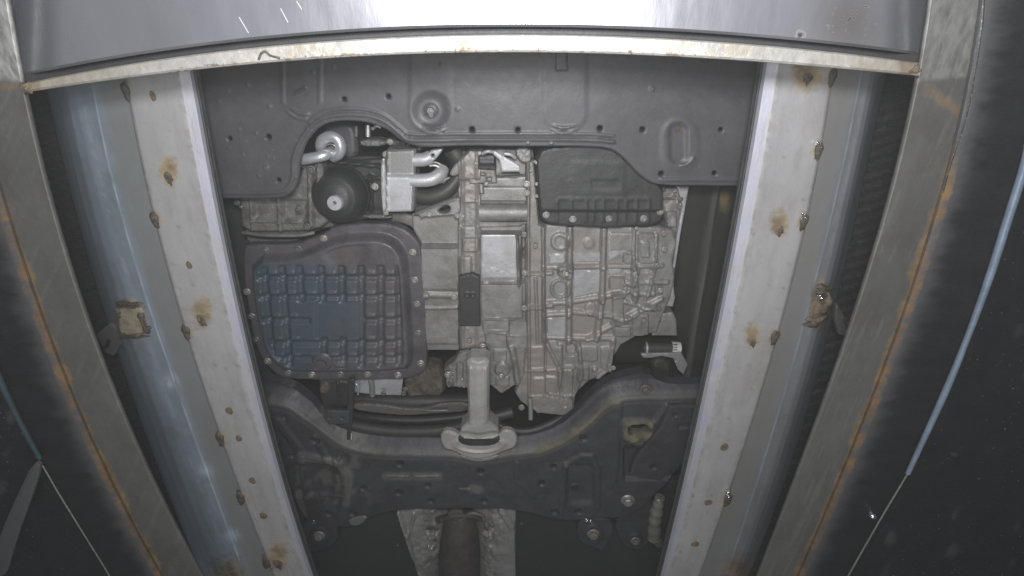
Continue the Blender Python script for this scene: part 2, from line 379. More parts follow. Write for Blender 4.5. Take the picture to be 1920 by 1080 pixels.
def scorch(marks,edge,strength=.55):
    def fn(px,py,u):
        v=np.zeros_like(px)
        for m in marks:
            big=m[4] if len(m)>4 else 0
            dd=np.hypot((px-m[0])/(m[2]*1.7+7*big),(py-m[1]+ (14 if big else 0))/(m[3]*1.7+16*big))
            v=np.maximum(v,(strength+.12*big)*np.exp(-dd*dd*1.1)*(1 if big else .7))
        for q in edge:
            dd=np.hypot((px-q[0])/22,(py-q[1]-8)/34); v=np.maximum(v,.56*np.exp(-dd*dd))
        return v*1.1
    return fn
ZP=.760; ZC=.7655
def plate(label,outer,inner,marks,notch,sgn,cat='rail'):
    root=empty('floor_rail',P(inner[2][0],540,ZP),label,cat,'zinc rails either side of the opening')
    edge=lambda px,py,u: np.clip(sm((u-1.0)/.25)*(.30+.9*(fbm(px,py,26,5)-.3)),0,1)
    l1=lerp(outer,inner,.78); l2=off(inner,-sgn*7); mid=lerp(outer,inner,.36)
    strip('flange_plate',[(outer,ZP),(l1,ZP+.000),(l2,ZP+.004),(inner,ZP+.011)],M['plate'],root,k=14,step=5,
          attrs={'rust':scorch(marks,[(q[0],q[1]) for q in notch]),'stain_and_light':edge,'wear_and_highlight':lambda a,b,u:np.clip(.13*sm((fbm(u*260,b*.5,55,13)-.48)*5)+.30*sm((vnoise(u*420,b*.25,14,5)-.74)*8)*vnoise(a,b,70,9)+.45*np.exp(-((u-.45)/.012)**2)*(vnoise(a,b,60,2)>.35)+.30*np.exp(-(u/.10)**2)+.5*(vnoise(u*300,b*.9,5,17)>.93)*sm((b-200)/100)+.45*np.exp(-((u-1)/.07)**2)*(vnoise(a,b,9,3)>.45),0,1)},thick=.004,
          bump=lambda a,b,u: .0006*(fbm(a,b,60,8)-.5)+.0010*np.exp(-((u-.46)/.02)**2))
    strip('edge_lip',[(off(inner,-sgn*.5),ZP+.010),(off(inner,sgn*3),ZP+.016),(off(inner,sgn*8),ZP+.020)],M['groove'],root,k=5,step=5,thick=.003,
          bump=lambda a,b,u:.0014*(vnoise(a,b,7,3)-.5),attrs={'rust':lambda a,b,u:.25+0*a})
    for i,m in enumerate(marks):
        blob('weld_spot',m[0],m[1],ZP+.0004,m[2]*.8,m[3]*.9,.0010,M['burn'],root,seed=i+len(label),rag=.10)
        if m[4]: blob('weld_bead',m[0]+2,m[1]+4,ZP-.0012,m[2]*.42,m[3]*.6,.0018,M['weld'],root,seed=i+40,rag=.6)
    for i,q in enumerate(notch):
        blob('edge_weld',q[0],q[1]+4,ZC-.0062,8,18,.003,M['weld'],root,seed=i+9)
        if len(q)>2 and q[2]:
            for j in range(5): blob('weld_drop',q[0]+random.uniform(-5,5),q[1]-8+random.uniform(-6,6),ZC-.010,2.6,2.6,.003,M['shiny'],root,seed=j*7+i)
    return root
plate('pale zinc floor rail along the left of the engine opening, nine brown weld spots',Lout,Lin,WLD,WLN,1)
plate('pale zinc floor rail along the right of the engine opening, scorched near its outer edge',Rout,Rin,WRD,WRN,-1)

def channel(label,outer,ridge,blue,mat,sgn,patch,marks):
    root=empty('channel_beam',P(ridge[2][0],540,ZC),label,'beam','blue-grey channels behind the rails')
    px0,py0,pw,ph=patch
    def rust(px,py,u):
        dd=np.hypot((px-px0)/(pw*1.15),(py-py0)/(ph*1.5)); v=.62*np.exp(-dd**4*.8)
        dd=np.hypot((px-(430 if sgn>0 else 1385))/60,(py-1075)/55); v=np.maximum(v,.62*np.exp(-dd*dd))
        for q in marks:
            dd=np.hypot((px-q[0]+sgn*8)/16,(py-q[1])/22); v=np.maximum(v,.45*np.exp(-dd*dd))
        return v
    grime=lambda px,py,u: np.where(u<1,1.,0)*(.75+.4*(fbm(px,py,50,3)-.5))
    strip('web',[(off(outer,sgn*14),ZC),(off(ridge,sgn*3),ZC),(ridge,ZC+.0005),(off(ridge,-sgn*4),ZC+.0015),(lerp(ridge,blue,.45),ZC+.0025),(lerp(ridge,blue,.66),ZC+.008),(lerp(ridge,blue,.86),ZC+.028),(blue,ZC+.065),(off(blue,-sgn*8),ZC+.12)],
          mat,root,k=5,step=6,attrs={'rust':rust,'stain_and_light':grime,'wear_and_highlight':lambda a,b,u:.62*np.exp(-((u-1.8)/.6)**2)*(.55+fbm(a,b,60,2))+(.8*(np.exp(-(np.hypot(a-318,b-715)/12)**2)+np.exp(-(np.hypot(a-385,b-882)/11)**2)+np.exp(-(np.hypot(a-435,b-1003)/11)**2)) if sgn>0 else 0)+.35*np.exp(-((u-3.55)/.06)**2)*(vnoise(a,b,14,6)>.5)},thick=.003,  # paler ridge line: highlight painted into the colour, with abrasion and dotted scratches
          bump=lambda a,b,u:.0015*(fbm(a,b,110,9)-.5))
    return root
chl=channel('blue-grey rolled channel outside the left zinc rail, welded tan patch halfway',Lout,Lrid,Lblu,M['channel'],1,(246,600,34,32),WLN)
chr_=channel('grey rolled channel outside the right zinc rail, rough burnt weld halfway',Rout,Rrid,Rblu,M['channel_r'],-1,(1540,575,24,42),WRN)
relief('repair_patch',[(216,574),(262,570),(277,622),(268,628),(228,632),(220,606)],ZC-.001,M['patch'],chl,depth=.004,rnd=.002,smooth=0,
       h=lambda x,y:.0015*(fbm(x,y,9,2)-.3),attrs={'rust':lambda x,y:.75*sm(1-(-boxd(x,y,222,576,270,626))/7)*(fbm(x,y,12,3)+.3)})
for i,(x,y,a,b) in enumerate([(238,570,24,5),(266,600,5,22),(250,630,26,4),(222,586,5,12),(275,618,7,9)]):
    blob('weld_bead',x,y,ZC-.001,a,b,.004,M['weld'],chl,seed=60+i,rag=.5)
relief('tab',[(180,628),(206,606),(226,618),(230,640),(212,668),(196,662)],ZC+.045,M['beam'],chl,depth=.01,hpoly=[[(196,640),(206,634),(202,656),(192,656)]],rnd=.002,smooth=0)
for i,(x,y,a,b,mm) in enumerate([(1544,540,17,7,'weld'),(1540,556,10,8,'shiny'),(1536,580,15,12,'burn'),(1528,600,17,8,'burn'),(1522,608,16,7,'weld'),(1552,566,8,14,'burn')]):
    blob('weld_bead',x,y,ZC-.0005,a,b,.005,M[mm],chr_,seed=80+i,rag=.6)
relief('tab',[(1568,566),(1590,604),(1596,612),(1590,632),(1574,628),(1566,600)],ZC+.045,M['beam'],chr_,depth=.01,hpoly=[[(1582,596),(1590,606),(1592,620),(1586,614)]],rnd=.002,smooth=0)
# dusty rubber packing deep in the gap between channel and outer beam
for lab,bl,bm,s in (('dusty black rubber packing in the gap inside the left outer beam',Lblu,Lbr,1),('dusty black rubber packing in the gap inside the right outer beam',Rblu,Rbl,-1)):
    o=strip('rubber_packing',[(off(bl,s*30),.90),(off(bm,-s*60),.90)],M['rubber'],None,k=22,step=5,thick=.01,
        bump=lambda a,b,u:.006*np.abs(np.sin(b*.16+a*.05))+.006*(fbm(a,b,14,4)-.5))
    tag(o,lab,'rubber strip','rubber packing strips')

def outer(label,inner,rust,con,sgn):
    root=empty('outer_beam',P(inner[2][0],540,.62),label,'beam','outer steel beams')
    def rs(px,py,u):
        n=fbm(px,py,30,6); v=np.zeros_like(px)
        f=u/1.0
        v=np.clip(.74*np.exp(-((1.0-f)/(.08+.22*vnoise(px,py,38,3)))**2)+.30*(n-.5),0,1)*sm((py-170)/120)*(.35+.75*fbm(px,py,70,5)+.35*sm((py-300)/500))
        if sgn<0: v=np.maximum(v,.55*np.exp(-(seg(px,py,(1740,170),(1800,210))/22)**2))
        else: v=np.maximum(v,.5*np.exp(-(seg(px,py,(0,165),(45,160))/16)**2))
        return v
    strip('flange',[(inner,.62),(off(rust,sgn*3),.62)],M['beam'],root,k=34,step=5,attrs={'rust':rs,'stain_and_light':lambda a,b,u:.6*(fbm(a,b,90,2)-.2),'wear_and_highlight':lambda a,b,u:(.9 if sgn>0 else .35)*sm((158-b-(u*10))/10)+.10*(vnoise(a*2+b*.9,b*.12,9,3)>.78)},thick=.006,
          bump=lambda a,b,u:.0012*(fbm(a,b,130,9)-.5))
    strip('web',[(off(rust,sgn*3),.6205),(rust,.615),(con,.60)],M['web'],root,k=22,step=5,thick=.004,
          attrs={'rust':lambda a,b,u:.62*np.exp(-(np.maximum(u-1,0)/.10)**2)*sm((b-150)/200)*(.4+fbm(a,b,22,4)),'stain_and_light':lambda a,b,u:np.exp(-(np.maximum(u-1,0)/(.10+.22*fbm(a*.4,b,16,7)))**2)*.75},
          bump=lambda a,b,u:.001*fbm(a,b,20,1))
    return root
ob_l=outer('dull steel beam at far left with orange rust along its outer edge',Lbr,Lrust,Lcon,1)
ob_r=outer('dull steel beam at far right with ochre rust streak and bright upper edge',Rbl,Rrust,Rcon,-1)
tube('edge_seam',[(a,b,.612) for a,b in [(1846,-60),(1842,40),(1822,170),(1808,230),(1782,310),(1768,360)]],.0012,M['shiny'],ob_r,seg_=6)

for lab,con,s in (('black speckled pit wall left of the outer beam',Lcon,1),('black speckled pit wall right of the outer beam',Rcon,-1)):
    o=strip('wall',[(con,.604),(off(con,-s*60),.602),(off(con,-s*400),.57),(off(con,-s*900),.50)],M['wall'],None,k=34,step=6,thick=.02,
            attrs={'stain_and_light':lambda a,b,u:.30*sm((vnoise(a*.8+b*.5,b*.35-a*.3,26,3)-.80)*6)*(vnoise(a,b,160,2)>.45)+.3*(vnoise(a,b,10,14)>.975)})
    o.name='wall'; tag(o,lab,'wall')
def extp(pts): return pts
t=tube('edge_trim',[(1935,250,.594),(1920,315,.594),(1890,410,.594),(1855,520,.594),(1815,630,.594),(1770,740,.594),(1702,888,.594)],[.0046,.0046,.0046,.0044,.0036,.0044,.0034],M['conduit'],None,seg_=10)
tag(t,'pale blue painted edge trim running down the right pit wall','trim')
t=tube('edge_trim',[(-60,560,.594),(0,712,.594),(40,795,.594),(75,860,.594)],[.004,.004,.0036,.003],M['conduit_l'],None,seg_=10)
tag(t,'dark teal edge trim running down the left pit wall','trim')
t=tube('bare_edge',[(1702,888,.594),(1650,975,.594),(1590,1080,.594),(1550,1150,.594)],.0013,M['bolt'],None,seg_=6); t.name='edge_wire'
tag(t,'thin bright bare edge wire at the lower right pit wall','wire')
t=tube('edge_wire',[(80,873,.594),(110,925,.594),(150,990,.594),(203,1076,.594),(230,1130,.594)],.0011,M['bolt'],None,seg_=6)
tag(t,'thin bright bare edge wire at the lower left pit wall','wire')
t=relief('loose_strip',[(62,866),(78,874),(52,950),(30,1010),(8,1090),(-30,1090),(-4,1010),(28,935)],.588,M['web'],None,depth=.006,rnd=.0015,smooth=1,attrs={'stain_and_light':lambda x,y:.95+0*x})
tag(t,'pale grey flat strip leaning on the left pit wall, bottom left corner','strip')
t=lathe('round_head_bolt',1636,967,.597,[(.0055,-.004),(.0055,.001),(.004,.004),(.0018,.0055)],M['shiny'],None,14); tag(t,'shiny round bolt head beside the lower right edge wire','bolt')

# top cross panel, groove and bar
pe=[(45,142),(160,117),(300,97),(480,74),(640,60),(860,51),(1080,51),(1280,58),(1500,77),(1730,103)]
bt=[(p[0],p[1]+15) for p in pe]
bb=[(45,173),(210,150),(365,129),(640,108),(900,98),(1080,98),(1280,106),(1430,116),(1570,128),(1725,142)]
root=empty('galvanised_sheet',P(900,0,.60),'bright galvanised cross panel at the top, glaring in the lamp light','panel')
def pz(a,b,u):
    e=np.clip((118-a)/90,0,1)+np.clip((a-1655)/80,0,1)
    return .05*e*e+.0025*(fbm(a,b,420,3)-.5)
def prust(a,b,u):
    m=np.exp(-(((a-1600)/75)**2+((b-35)/60)**2)); d=(vnoise(a,b,3.6,4)>.80)*m*.80
    return np.maximum(d,.62*np.exp(-(((a-1502)/14)**2+((b-66)/12)**2)))
strip('sheet',[([(a,-260) for a,b in pe],.60),([(a,-60) for a,b in pe],.60),(off([(a,b-5) for a,b in pe],0),.60),(pe,.604),([(a,b+1) for a,b in pe],.625)],M['panel'],root,axis='x',y0=14,y1=1742,step=4,k=24,deg=4,thick=.002,bump=pz,
      attrs={'rust':prust,'stain_and_light':lambda a,b,u:.5*np.exp(-(((a-1590)/60)**2+((b-40)/60)**2))})
strip('groove_strip',[([(a,b-3) for a,b in pe],.628),([(a,b+4) for a,b in bt],.628)],M['groove'],root,axis='x',y0=30,y1=1735,step=8,k=3,deg=4,thick=.002)
for p in ([(526,16),(540,42)],[(448,32),(466,62)],[(556,2),(566,18)]):
    tube('scratch',[(a,b,.5998) for a,b in p],.0003,M['scratch'],root,seg_=6,n=4)
root=empty('cross_bar',P(900,90,.595),'pitted zinc bar bowed across the top under the bright panel, rusty ends','bar')
def brust(a,b,u):
    v=.75*np.exp(-((a-55)/22)**2)+.72*np.exp(-((a-1700)/26)**2)+.33*np.exp(-((a-200)/160)**2)
    v+=.5*np.exp(-((a-872)/22)**2)*(u>1.3)+.4*np.exp(-((a-1355)/40)**2)*(vnoise(a,b,12,3)>.5)+.35*(np.abs(u-.1)<.12)*(vnoise(a,b,30,2)>.4)
    v+=(u>1.8)*sm((vnoise(a,b,5,8)-.62)*8)*.62*(.4+vnoise(a,b,60,1))*((a>300)&(a<1330))
    return v
#
strip('bar_face',[(bt,.596),([(a,b+3) for a,b in bt],.5935),([(a,b-4) for a,b in bb],.5935),(bb,.5955),([(a,b+1) for a,b in bb],.612)],M['bar'],root,axis='x',y0=44,y1=1724,step=3,k=9,deg=4,thick=.003,
      attrs={'rust':brust,'wear_and_highlight':lambda a,b,u:0*a,'stain_and_light':lambda a,b,u:.45*sm((350-a)/250)+.35*sm((a-1500)/180)+.4*(fbm(a,b,40,3)>.62)},
      bump=lambda a,b,u:.0008*(fbm(a,b,14,2)-.5)-.0006*sm((vnoise(a,b,5,8)-.68)*7)*(u>1.9)*(u<2.9))
for x,y,a in ((50,163,10),(1716,130,10)): blob('weld_bead',x,y,.5935,a,a*.9,.004,M['burn'],root,seed=int(x),rag=.5)
tube('weld_wire',[(485,112,.592),(490,100,.5915),(498,97,.592),(507,104,.5925),(525,109,.593)],.0012,M['weld'],root,seg_=6)

# ================================================================= THE CAR
car=empty('car',P(900,540,.95),'underside of a car over the pit: engine, gearbox, grey undercover and dark subframe','car')
BH=M['bolt']

# underbody, floor and side members behind everything
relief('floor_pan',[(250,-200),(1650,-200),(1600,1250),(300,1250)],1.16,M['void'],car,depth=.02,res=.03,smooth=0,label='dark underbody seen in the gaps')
relief('side_member',[(1282,300),(1420,300),(1400,500),(1350,760),(1255,735),(1262,600),(1270,480)],1.06,M['side'],car,res=.005,depth=.05,label='dark olive side member right of the gearbox',
       h=lambda x,y: .012*sm(1-np.abs(x-(1335-(y-400)*.155))/9)+.004*fbm(x,y,60,2),
       attrs={'stain_and_light':lambda x,y:.8*sm(1.2-np.abs(x-(1335-(y-400)*.155))/8),'rust':lambda x,y:.8*np.exp(-(((x-1358)/14)**2+((y-375)/30)**2))})
relief('side_member',[(370,300),(470,300),(470,500),(520,760),(500,780),(440,600),(400,420)],1.05,M['floor'],car,res=.006,depth=.05)
relief('floor_panel',[(540,930),(790,930),(800,1150),(570,1150)],1.02,M['floor'],car,res=.012,depth=.02,label='flat black panel left of the exhaust tunnel',smooth=0)
relief('floor_panel',[(955,930),(1290,900),(1270,1150),(950,1150)],1.02,M['floor'],car,res=.012,depth=.02,label='flat black panel right of the exhaust tunnel',smooth=0)
for i,(x,y) in enumerate([(746,1022),(978,981)]): lathe('panel_clip',x,y,1.018,[(.004,-.002),(.004,.002),(.002,.003)],M['boltd'],car,10)

# undercover
uo=[(355,70),(700,60),(1100,60),(1450,75),(1436,200),(1408,349),(1330,349),(1240,348),(1218,342),(1196,326),(1178,306),(1160,288),(1140,278),(1100,275),(960,275),(880,273),(800,277),(770,272),(748,262),(728,244),(705,235),(680,228),(640,226),(612,231),(590,245),(572,270),(562,300),(561,335),(548,362),(524,373),(440,373),(400,372),(392,340),(372,200)]
lipl=[tuple(q) for q in cat_rom([(415,362),(520,360),(540,350),(549,330),(550,300),(560,270),(580,240),(605,222),(640,215),(690,217),(725,230),(752,252),(775,263),(880,262),(1090,262),(1150,266)],4)]
def uh(x,y):
    h=.0026*sm(1.3-np.abs(pline(x,y,lipl)-0)/4)+.0018*sm(1.3-pline(x,y,[(a,b-11) for a,b in lipl if a>575])/3.4)
    h+= rib(x,y,[(1240,337),(1400,337)],4,.002)
    h+= -disc(x,y,808,207,30,.006,22)+disc(x,y,808,207,12,.003,8)
    for cx,cy in ((812,205),(1057,205)):                       # drain arcs below round pressings
        for r,hh in ((34,.0022),(43,.0018)): h+= ring(x,y,cx,cy,r,3.4,hh)*sm((y-cy-r*.78)/8)
    h+= ring(x,y,572,180,34,3.6,.0022)*sm((y-200)/10)*sm((585-x)/12)+ring(x,y,572,180,43,3.6,.0016)*sm((y-204)/10)*sm((582-x)/12)
    h+= .0010*sm(1.3-np.abs(boxd(x,y,530,40,600,215,30))/5)*sm((200-y)/10)
    h+= rib(x,y,[(555,175),(572,165)],3,.003)
    for x0,x1,y1 in ((768,846,246),(1018,1100,244),(1240,1310,320)): h+= (.0010 if x0<1200 else .0014)*sm(.5-boxd(x,y,x0,20 if x0<1200 else 222,x1,y1,34)/12)
    h-= blk(x,y,1256,232,1288,306,.004,12,14); h+= ring(x,y,1276,284,26,3.4,.002)*sm((x-1272)/8)*sm((y-290)/8)
    h+= blk(x,y,1042,60,1063,132,.003,3,1)
    h+= .0010*(fbm(x,y,90,4)-.5)
    for q in specks: h+= disc(x,y,q[0],q[1],q[2],.0011,3)
    return h
rr=random.Random(3)
specks=[(410,190,3),(428,170,3),(505,200,4),(448,243,3.5),(465,160,3),(500,313,5),(480,250,3),(455,290,3),(625,126,3),(586,135,4),(485,330,3),(828,121,4),(1222,167,5),(858,205,4),(838,202,3),(990,268,2.5),(1034,268,4)]+[(rr.uniform(395,620),rr.uniform(150,350),rr.uniform(1.2,2.2)) for _ in range(12)]
uholes=[(645,186,4),(728,181,4),(503,257,4.5),(430,260,4),(885,243,4.5),(971,243,4),(1125,241,4.5),(1205,243,4.5),(1352,243,4),(1240,326,4.5),(1340,325,4),(522,338,4)]
uc=relief('undercover',uo,.875,M['cover'],car,depth=.006,rnd=.003,res=.0017,h=uh,smooth=1,holes=uholes,label='grey plastic undercover panel with a cut-out edge over the engine')
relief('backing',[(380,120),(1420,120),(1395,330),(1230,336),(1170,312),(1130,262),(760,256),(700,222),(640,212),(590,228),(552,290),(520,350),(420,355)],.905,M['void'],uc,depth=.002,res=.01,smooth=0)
bolt(808,207,.880,11,M['boltd'],uc); bolt(1270,240,.88,9,M['brown'],uc)
for x,y,r in ((808,216,5),(500,316,5),(990,267,3.4),(1034,267,4),(1222,166,3.6)): bolt(x,y,.874,r,M['boltd'],uc,'clip')

# left front of the engine
relief('timing_cover',[(428,372),(456,372),(462,470),(520,470),(560,452),(600,430),(640,425),(640,380),(600,380),(470,360)],1.0,M['alud'],car,depth=.05,h=lambda x,y:.01*sm(1-np.abs(x-440)/14)+.003*fbm(x,y,30,2))
relief('compressor_body',[(446,350),(560,330),(573,300),(600,300),(603,350),(610,395),(622,410),(600,428),(575,434),(470,436),(452,425)],.955,M['alud'],car,depth=.06,rnd=.006,res=.0022,smooth=0,
   h=lambda x,y:rib(x,y,[(470,373),(474,430)],3,.004)+rib(x,y,[(524,370),(527,432)],5,.007)+rib(x,y,[(583,300),(585,420)],6,.009)+rib(x,y,[(474,414),(560,416)],3,.004)-blk(x,y,478,380,520,408,.004,6)-blk(x,y,533,376,574,410,.005,6)+disc(x,y,560,395,7,.006)+.003*(fbm(x,y,10,3)-.5),
   attrs={'stain_and_light':lambda x,y:.6*sm((fbm(x,y,26,8)-.45)*5)},label='dirty ribbed aluminium compressor casting under the left of the cover')
tube('lower_bracket',[(455,436,.95),(500,441,.945),(560,441,.945),(590,436,.95)],.0035,M['alud'],car)
for x,y,r in ((568,308,7),(583,318,9),(444,380,6),(575,425,7),(452,388,4),(560,392,5)): bolt(x,y,.945,r,M['boltd'],car)
relief('filter_housing',[(600,296),(640,300),(720,296),(724,300),(724,402),(700,412),(650,420),(612,405),(602,360)],.975,M['black'],car,depth=.06,rnd=.006,h=lambda x,y:rib(x,y,[(604,300),(720,312)],4,.006)+rib(x,y,[(640,330),(715,334)],4,.004)+rib(x,y,[(695,330),(697,395)],4,.006))
fl=lathe('oil_filter',641,364,.965,[(.053,-.01),(.053,.006),(.051,.008),(.0505,.014),(.048,.024),(.043,.033),(.037,.040),(.034,.042),(.0325,.0425),(.029,.046),(.020,.0495),(.001,.051)],M['black'],car,40,label='round black oil filter cap',tilt=(-.12,0))
lathe('cap_disc',629,388,.905,[(.0138,-.01),(.0138,.001),(.0125,.003),(.004,.003),(.0035,.001)],M['alub'],fl,28)
ng=lathe('hole_ring',629,388,.9015,[(.0032,-.001),(.0026,.0005),(.0016,-.002)],M['boltd'],fl,10)
relief('front_bracket',[(590,305),(604,300),(606,370),(622,398),(606,402),(592,385)],.935,M['alud'],car,depth=.03,rnd=.004,res=.002,h=lambda x,y:.004*sm(1-np.abs(x-597)/5))
# curled pipe
pp=tube('coolant_pipe',[(566,299,.915),(585,296,.913),(605,292,.915),(618,287,.925),(624,280,.945)],.0092,M['polish'],car,label='shiny curled aluminium pipe poking out of the cover edge',n=8,seg_=18)
tube('pipe_bend',[(607,287,.945),(602,276,.934),(605,263,.928),(619,256,.925),(633,261,.924),(639,275,.925),(635,288,.928),(625,294,.936)],.0098,M['polish'],pp,n=8,seg_=18)
tube('pipe_ring',[(608,281,.922),(612,273,.919),(620,270,.918),(628,274,.918),(631,284,.920)],.0009,M['bolt'],pp,seg_=6)
relief('pulley_housing',[(600,236),(645,228),(668,240),(670,300),(640,330),(600,310)],1.0,M['cover'],car,depth=.05,rnd=.01)
tube('grille_bar',[(668,236,.985),(668,256,.985)],.003,M['alud'],car); tube('grille_bar',[(690,234,.965),(690,256,.965)],.0042,M['polish'],car,seg_=10)
tube('hose_clip',[(698,242,.96),(706,236,.958),(714,239,.96)],.0028,M['polish'],car,seg_=8,label='small shiny hose clip')
tube('vacuum_line',[(650,300,.985),(690,296,.985),(735,300,.985)],.005,M['blackm'],car); tube('vacuum_line',[(650,318,.98),(700,316,.98),(722,318,.98)],.004,M['blackm'],car)
for x0,y0,x1,y1 in ((720,262,762,272),(736,270,800,281),(675,262,722,275)):
    relief('rear_bracket',[(x0,y0),(x1,y0),(x1,y1),(x0,y1)],.97,M['alud'],car,depth=.03,rnd=.003,res=.002,h=lambda x,y:.006*(fbm(x,y,9,5)-.4))
for x,y,r in ((731,266,6),(724,290,7),(757,268,4),(766,272,4),(787,277,5)): bolt(x,y,.95,r,BH,car)
# oil cooler
oc=relief('oil_cooler',[(723,282),(779,280),(778,340),(775,397),(722,398)],.915,M['alub'],car,depth=.05,rnd=.005,smooth=0,res=.0022,h=lambda x,y:.006*sm((y-325)/8)+.002*sm(1-np.abs(x-727)/3),label='pale square oil cooler with two pipe stubs',
   attrs={'stain_and_light':lambda x,y:sm((330-y)/6)*.9})  # upper half greyed, so the lower half's reflection is painted as colour
relief('cooler_flange',[(714,300),(722,296),(724,398),(720,408),(717,398),(714,360)],.912,M['alub'],oc,depth=.02,rnd=.002,res=.002)
tube('pipe_stub',[(775,300,.925),(795,299,.925),(808,294,.927)],.0118,M['alub'],oc,seg_=16)
relief('stub_lug',[(800,284),(832,277),(826,288),(812,304),(800,306)],.918,M['alub'],oc,depth=.012,rnd=.003,res=.0016,holes=[(811,292,3)],smooth=1)
tube('pipe_stub',[(770,338,.918),(795,338,.918),(812,335,.92),(825,326,.926),(830,316,.935)],.0118,M['alub'],oc,seg_=16)
for k,(r,zz) in enumerate(((19,.925),(25,.93))):
    pts=[(812+r*math.cos(a),334-6-r*.0+ -r*math.sin(a)*.95+0,zz) for a in np.linspace(1.9,-.7,7)]
    tube('hose_clamp',pts,.0022,M['boltd'] if k else M['bolt'],oc,seg_=6,n=4)
relief('fin_bracket',[(842,324),(858,302),(862,322),(858,330),(846,331)],.93,M['alu'],car,depth=.01,rnd=.002,res=.002)
relief('wing_tab',[(808,346),(846,330),(840,338),(812,350)],.925,M['alu'],car,depth=.006,rnd=.001,res=.0016)
bolt(724,399,.905,5,BH,oc); bolt(703,350,.93,7,BH,car); bolt(736,292,.925,5,BH,car)
tube('coolant_hose',[(780,366,.955),(805,369,.95),(832,360,.95),(852,342,.955),(866,318,.965),(872,285,.975)],.0145,M['blackm'],car,seg_=18,label='thick black hose curving up behind the cooler')
tube('coolant_hose',[(780,392,.965),(815,385,.965),(845,372,.965),(870,350,.97),(880,300,.985)],.012,M['blackm'],car,seg_=18)
tube('coolant_hose',[(850,278,.975),(860,300,.975),(870,330,.975)],.02,M['blackm'],car,seg_=18)
relief('lower_plate',[(690,398),(780,398),(790,440),(760,420),(700,412)],.985,M['alud'],car,depth=.03)
relief('rear_edge_plate',[(680,402),(735,404),(734,411),(682,410)],.94,M['boltd'],car,depth=.01,rnd=.002,res=.002)

# crankcase and bell housing
alus=lambda x,y:.6*sm((fbm(x,y,70,5)-.5)*5)
relief('crankcase',[(772,402),(862,398),(862,655),(800,655),(795,560),(788,455),(774,430)],.965,M['alu'],car,depth=.06,rnd=.003,smooth=0,res=.0022,
   h=lambda x,y:.010*sm((y-455)/4)+rib(x,y,[(790,459),(858,459)],2,.003)+.004*sm((542-y)/6)*sm((y-455)/4)+rib(x,y,[(790,548),(858,550)],5,.004)+disc(x,y,800,550,7,.004)+rib(x,y,[(795,573),(858,572)],3,.003)+.0012*fbm(x,y,25,1)-.004*sm((y-638)/6),
   attrs={'stain_and_light':lambda x,y:sm((455-y)/8)*.2+.2*alus(x,y)},label='smooth grey crankcase wall between sump and bell housing')
relief('triangular_bracket',[(772,404),(778,399),(852,371),(862,372),(864,392),(858,410),(852,412),(850,404),(795,408),(788,412),(785,404)],.93,M['alub'],car,depth=.012,rnd=.003,res=.0018,smooth=0,
   hpoly=[[(820,395),(835,384),(844,388),(844,396),(836,402),(824,400)]],h=lambda x,y:rib(x,y,[(778,400),(855,373)],2,.002),attrs={'stain_and_light':lambda x,y:.8+0*x})
for x,y,r in ((805,402,5),(858,405,5),(792,403,3)): bolt(x,y,.926,r,BH,car)
bh=relief('bell_housing',[(858,300),(880,280),(905,280),(902,370),(902,520),(905,610),(912,640),(905,655),(862,655),(858,500)],.945,M['alu'],car,depth=.06,rnd=.004,smooth=0,res=.0022,
   h=lambda x,y:.004*sm(1-np.abs(x-868)/5)+.003*sm(1-np.abs(x-894)/4)+blk(x,y,868,445,898,470,.006)+blk(x,y,862,480,884,512,.005)-blk(x,y,865,380,895,425,.004)+.004*(fbm(x,y,14,4)-.4)+.008*sm((340-y)/8),
   attrs={'stain_and_light':lambda x,y:.25+.35*(fbm(x,y,20,2)>.55)+.3*sm((380-y)/20)})
ip=relief('inspection_plug',[(860,520),(872,516),(885,514),(899,520),(901,612),(862,612)],.930,M['tcu'],bh,depth=.012,rnd=.0018,smooth=0,res=.0018,h=lambda x,y:.0015*(ring(x,y,876,552,4,1.2,1)+ring(x,y,887,552,4,1.2,1)),label='dark rectangular inspection plug with two small rings')
for x,y,r in ((852,558,6),(869,420,4),(880,640,5),(905,650,7),(868,405,3)): bolt(x,y,.938,r,BH,bh)

mh=relief('converter_housing',[(896,335),(992,330),(1000,420),(1002,600),(1012,650),(1000,700),(940,740),(918,722),(916,660),(905,640),(898,520)],.955,M['alu'],car,depth=.06,rnd=.004,smooth=0,res=.0022,
   h=lambda x,y:blk(x,y,900,436,978,524,.014,3,2)+rib(x,y,[(902,434),(975,434)],2,.016)+rib(x,y,[(902,526),(982,524)],2,.016)+blk(x,y,900,530,980,596,.006,4,2)+rib(x,y,[(902,597),(965,594)],2,.008)+rib(x,y,[(970,436),(973,524)],2.5,.018)+blk(x,y,898,350,990,376,.004)
     +blk(x,y,955,600,990,650,.008)+rib(x,y,[(905,622),(990,624)],3,.006)+rib(x,y,[(952,625),(954,650)],3,.008)+blk(x,y,985,440,1002,452,.012)-disc(x,y,994,475,14,.01,5)+.0015*(fbm(x,y,12,4)-.5)*sm((y-600)/10)+.004*(fbm(x,y,30,9)-.5)*sm((y-620)/20)+blk(x,y,925,655,950,676,.005)+blk(x,y,964,668,984,712,.006)+blk(x,y,930,704,955,722,.005)+rib(x,y,[(960,650),(975,735)],6,.010)+disc(x,y,942,690,14,.010,5),
   attrs={'stain_and_light':lambda x,y:.35*sm((fbm(x,y,30,3)-.5)*6)*(y>540)},label='grey torque converter housing with a pale square face')
cyl=tube('starter_body',[(899,398,.950),(988,398,.950)],.0165,M['alu'],car,seg_=28,n=14,label='horizontal ribbed cylinder above the pale square face')
relief('pale_face',[(902,440),(970,440),(970,522),(902,522)],.9405,M['alub'],mh,depth=.004,rnd=.0015,smooth=0,res=.002,h=lambda x,y:.0012*(fbm(x,y,6,2)-.4)*sm((y-480)/20))
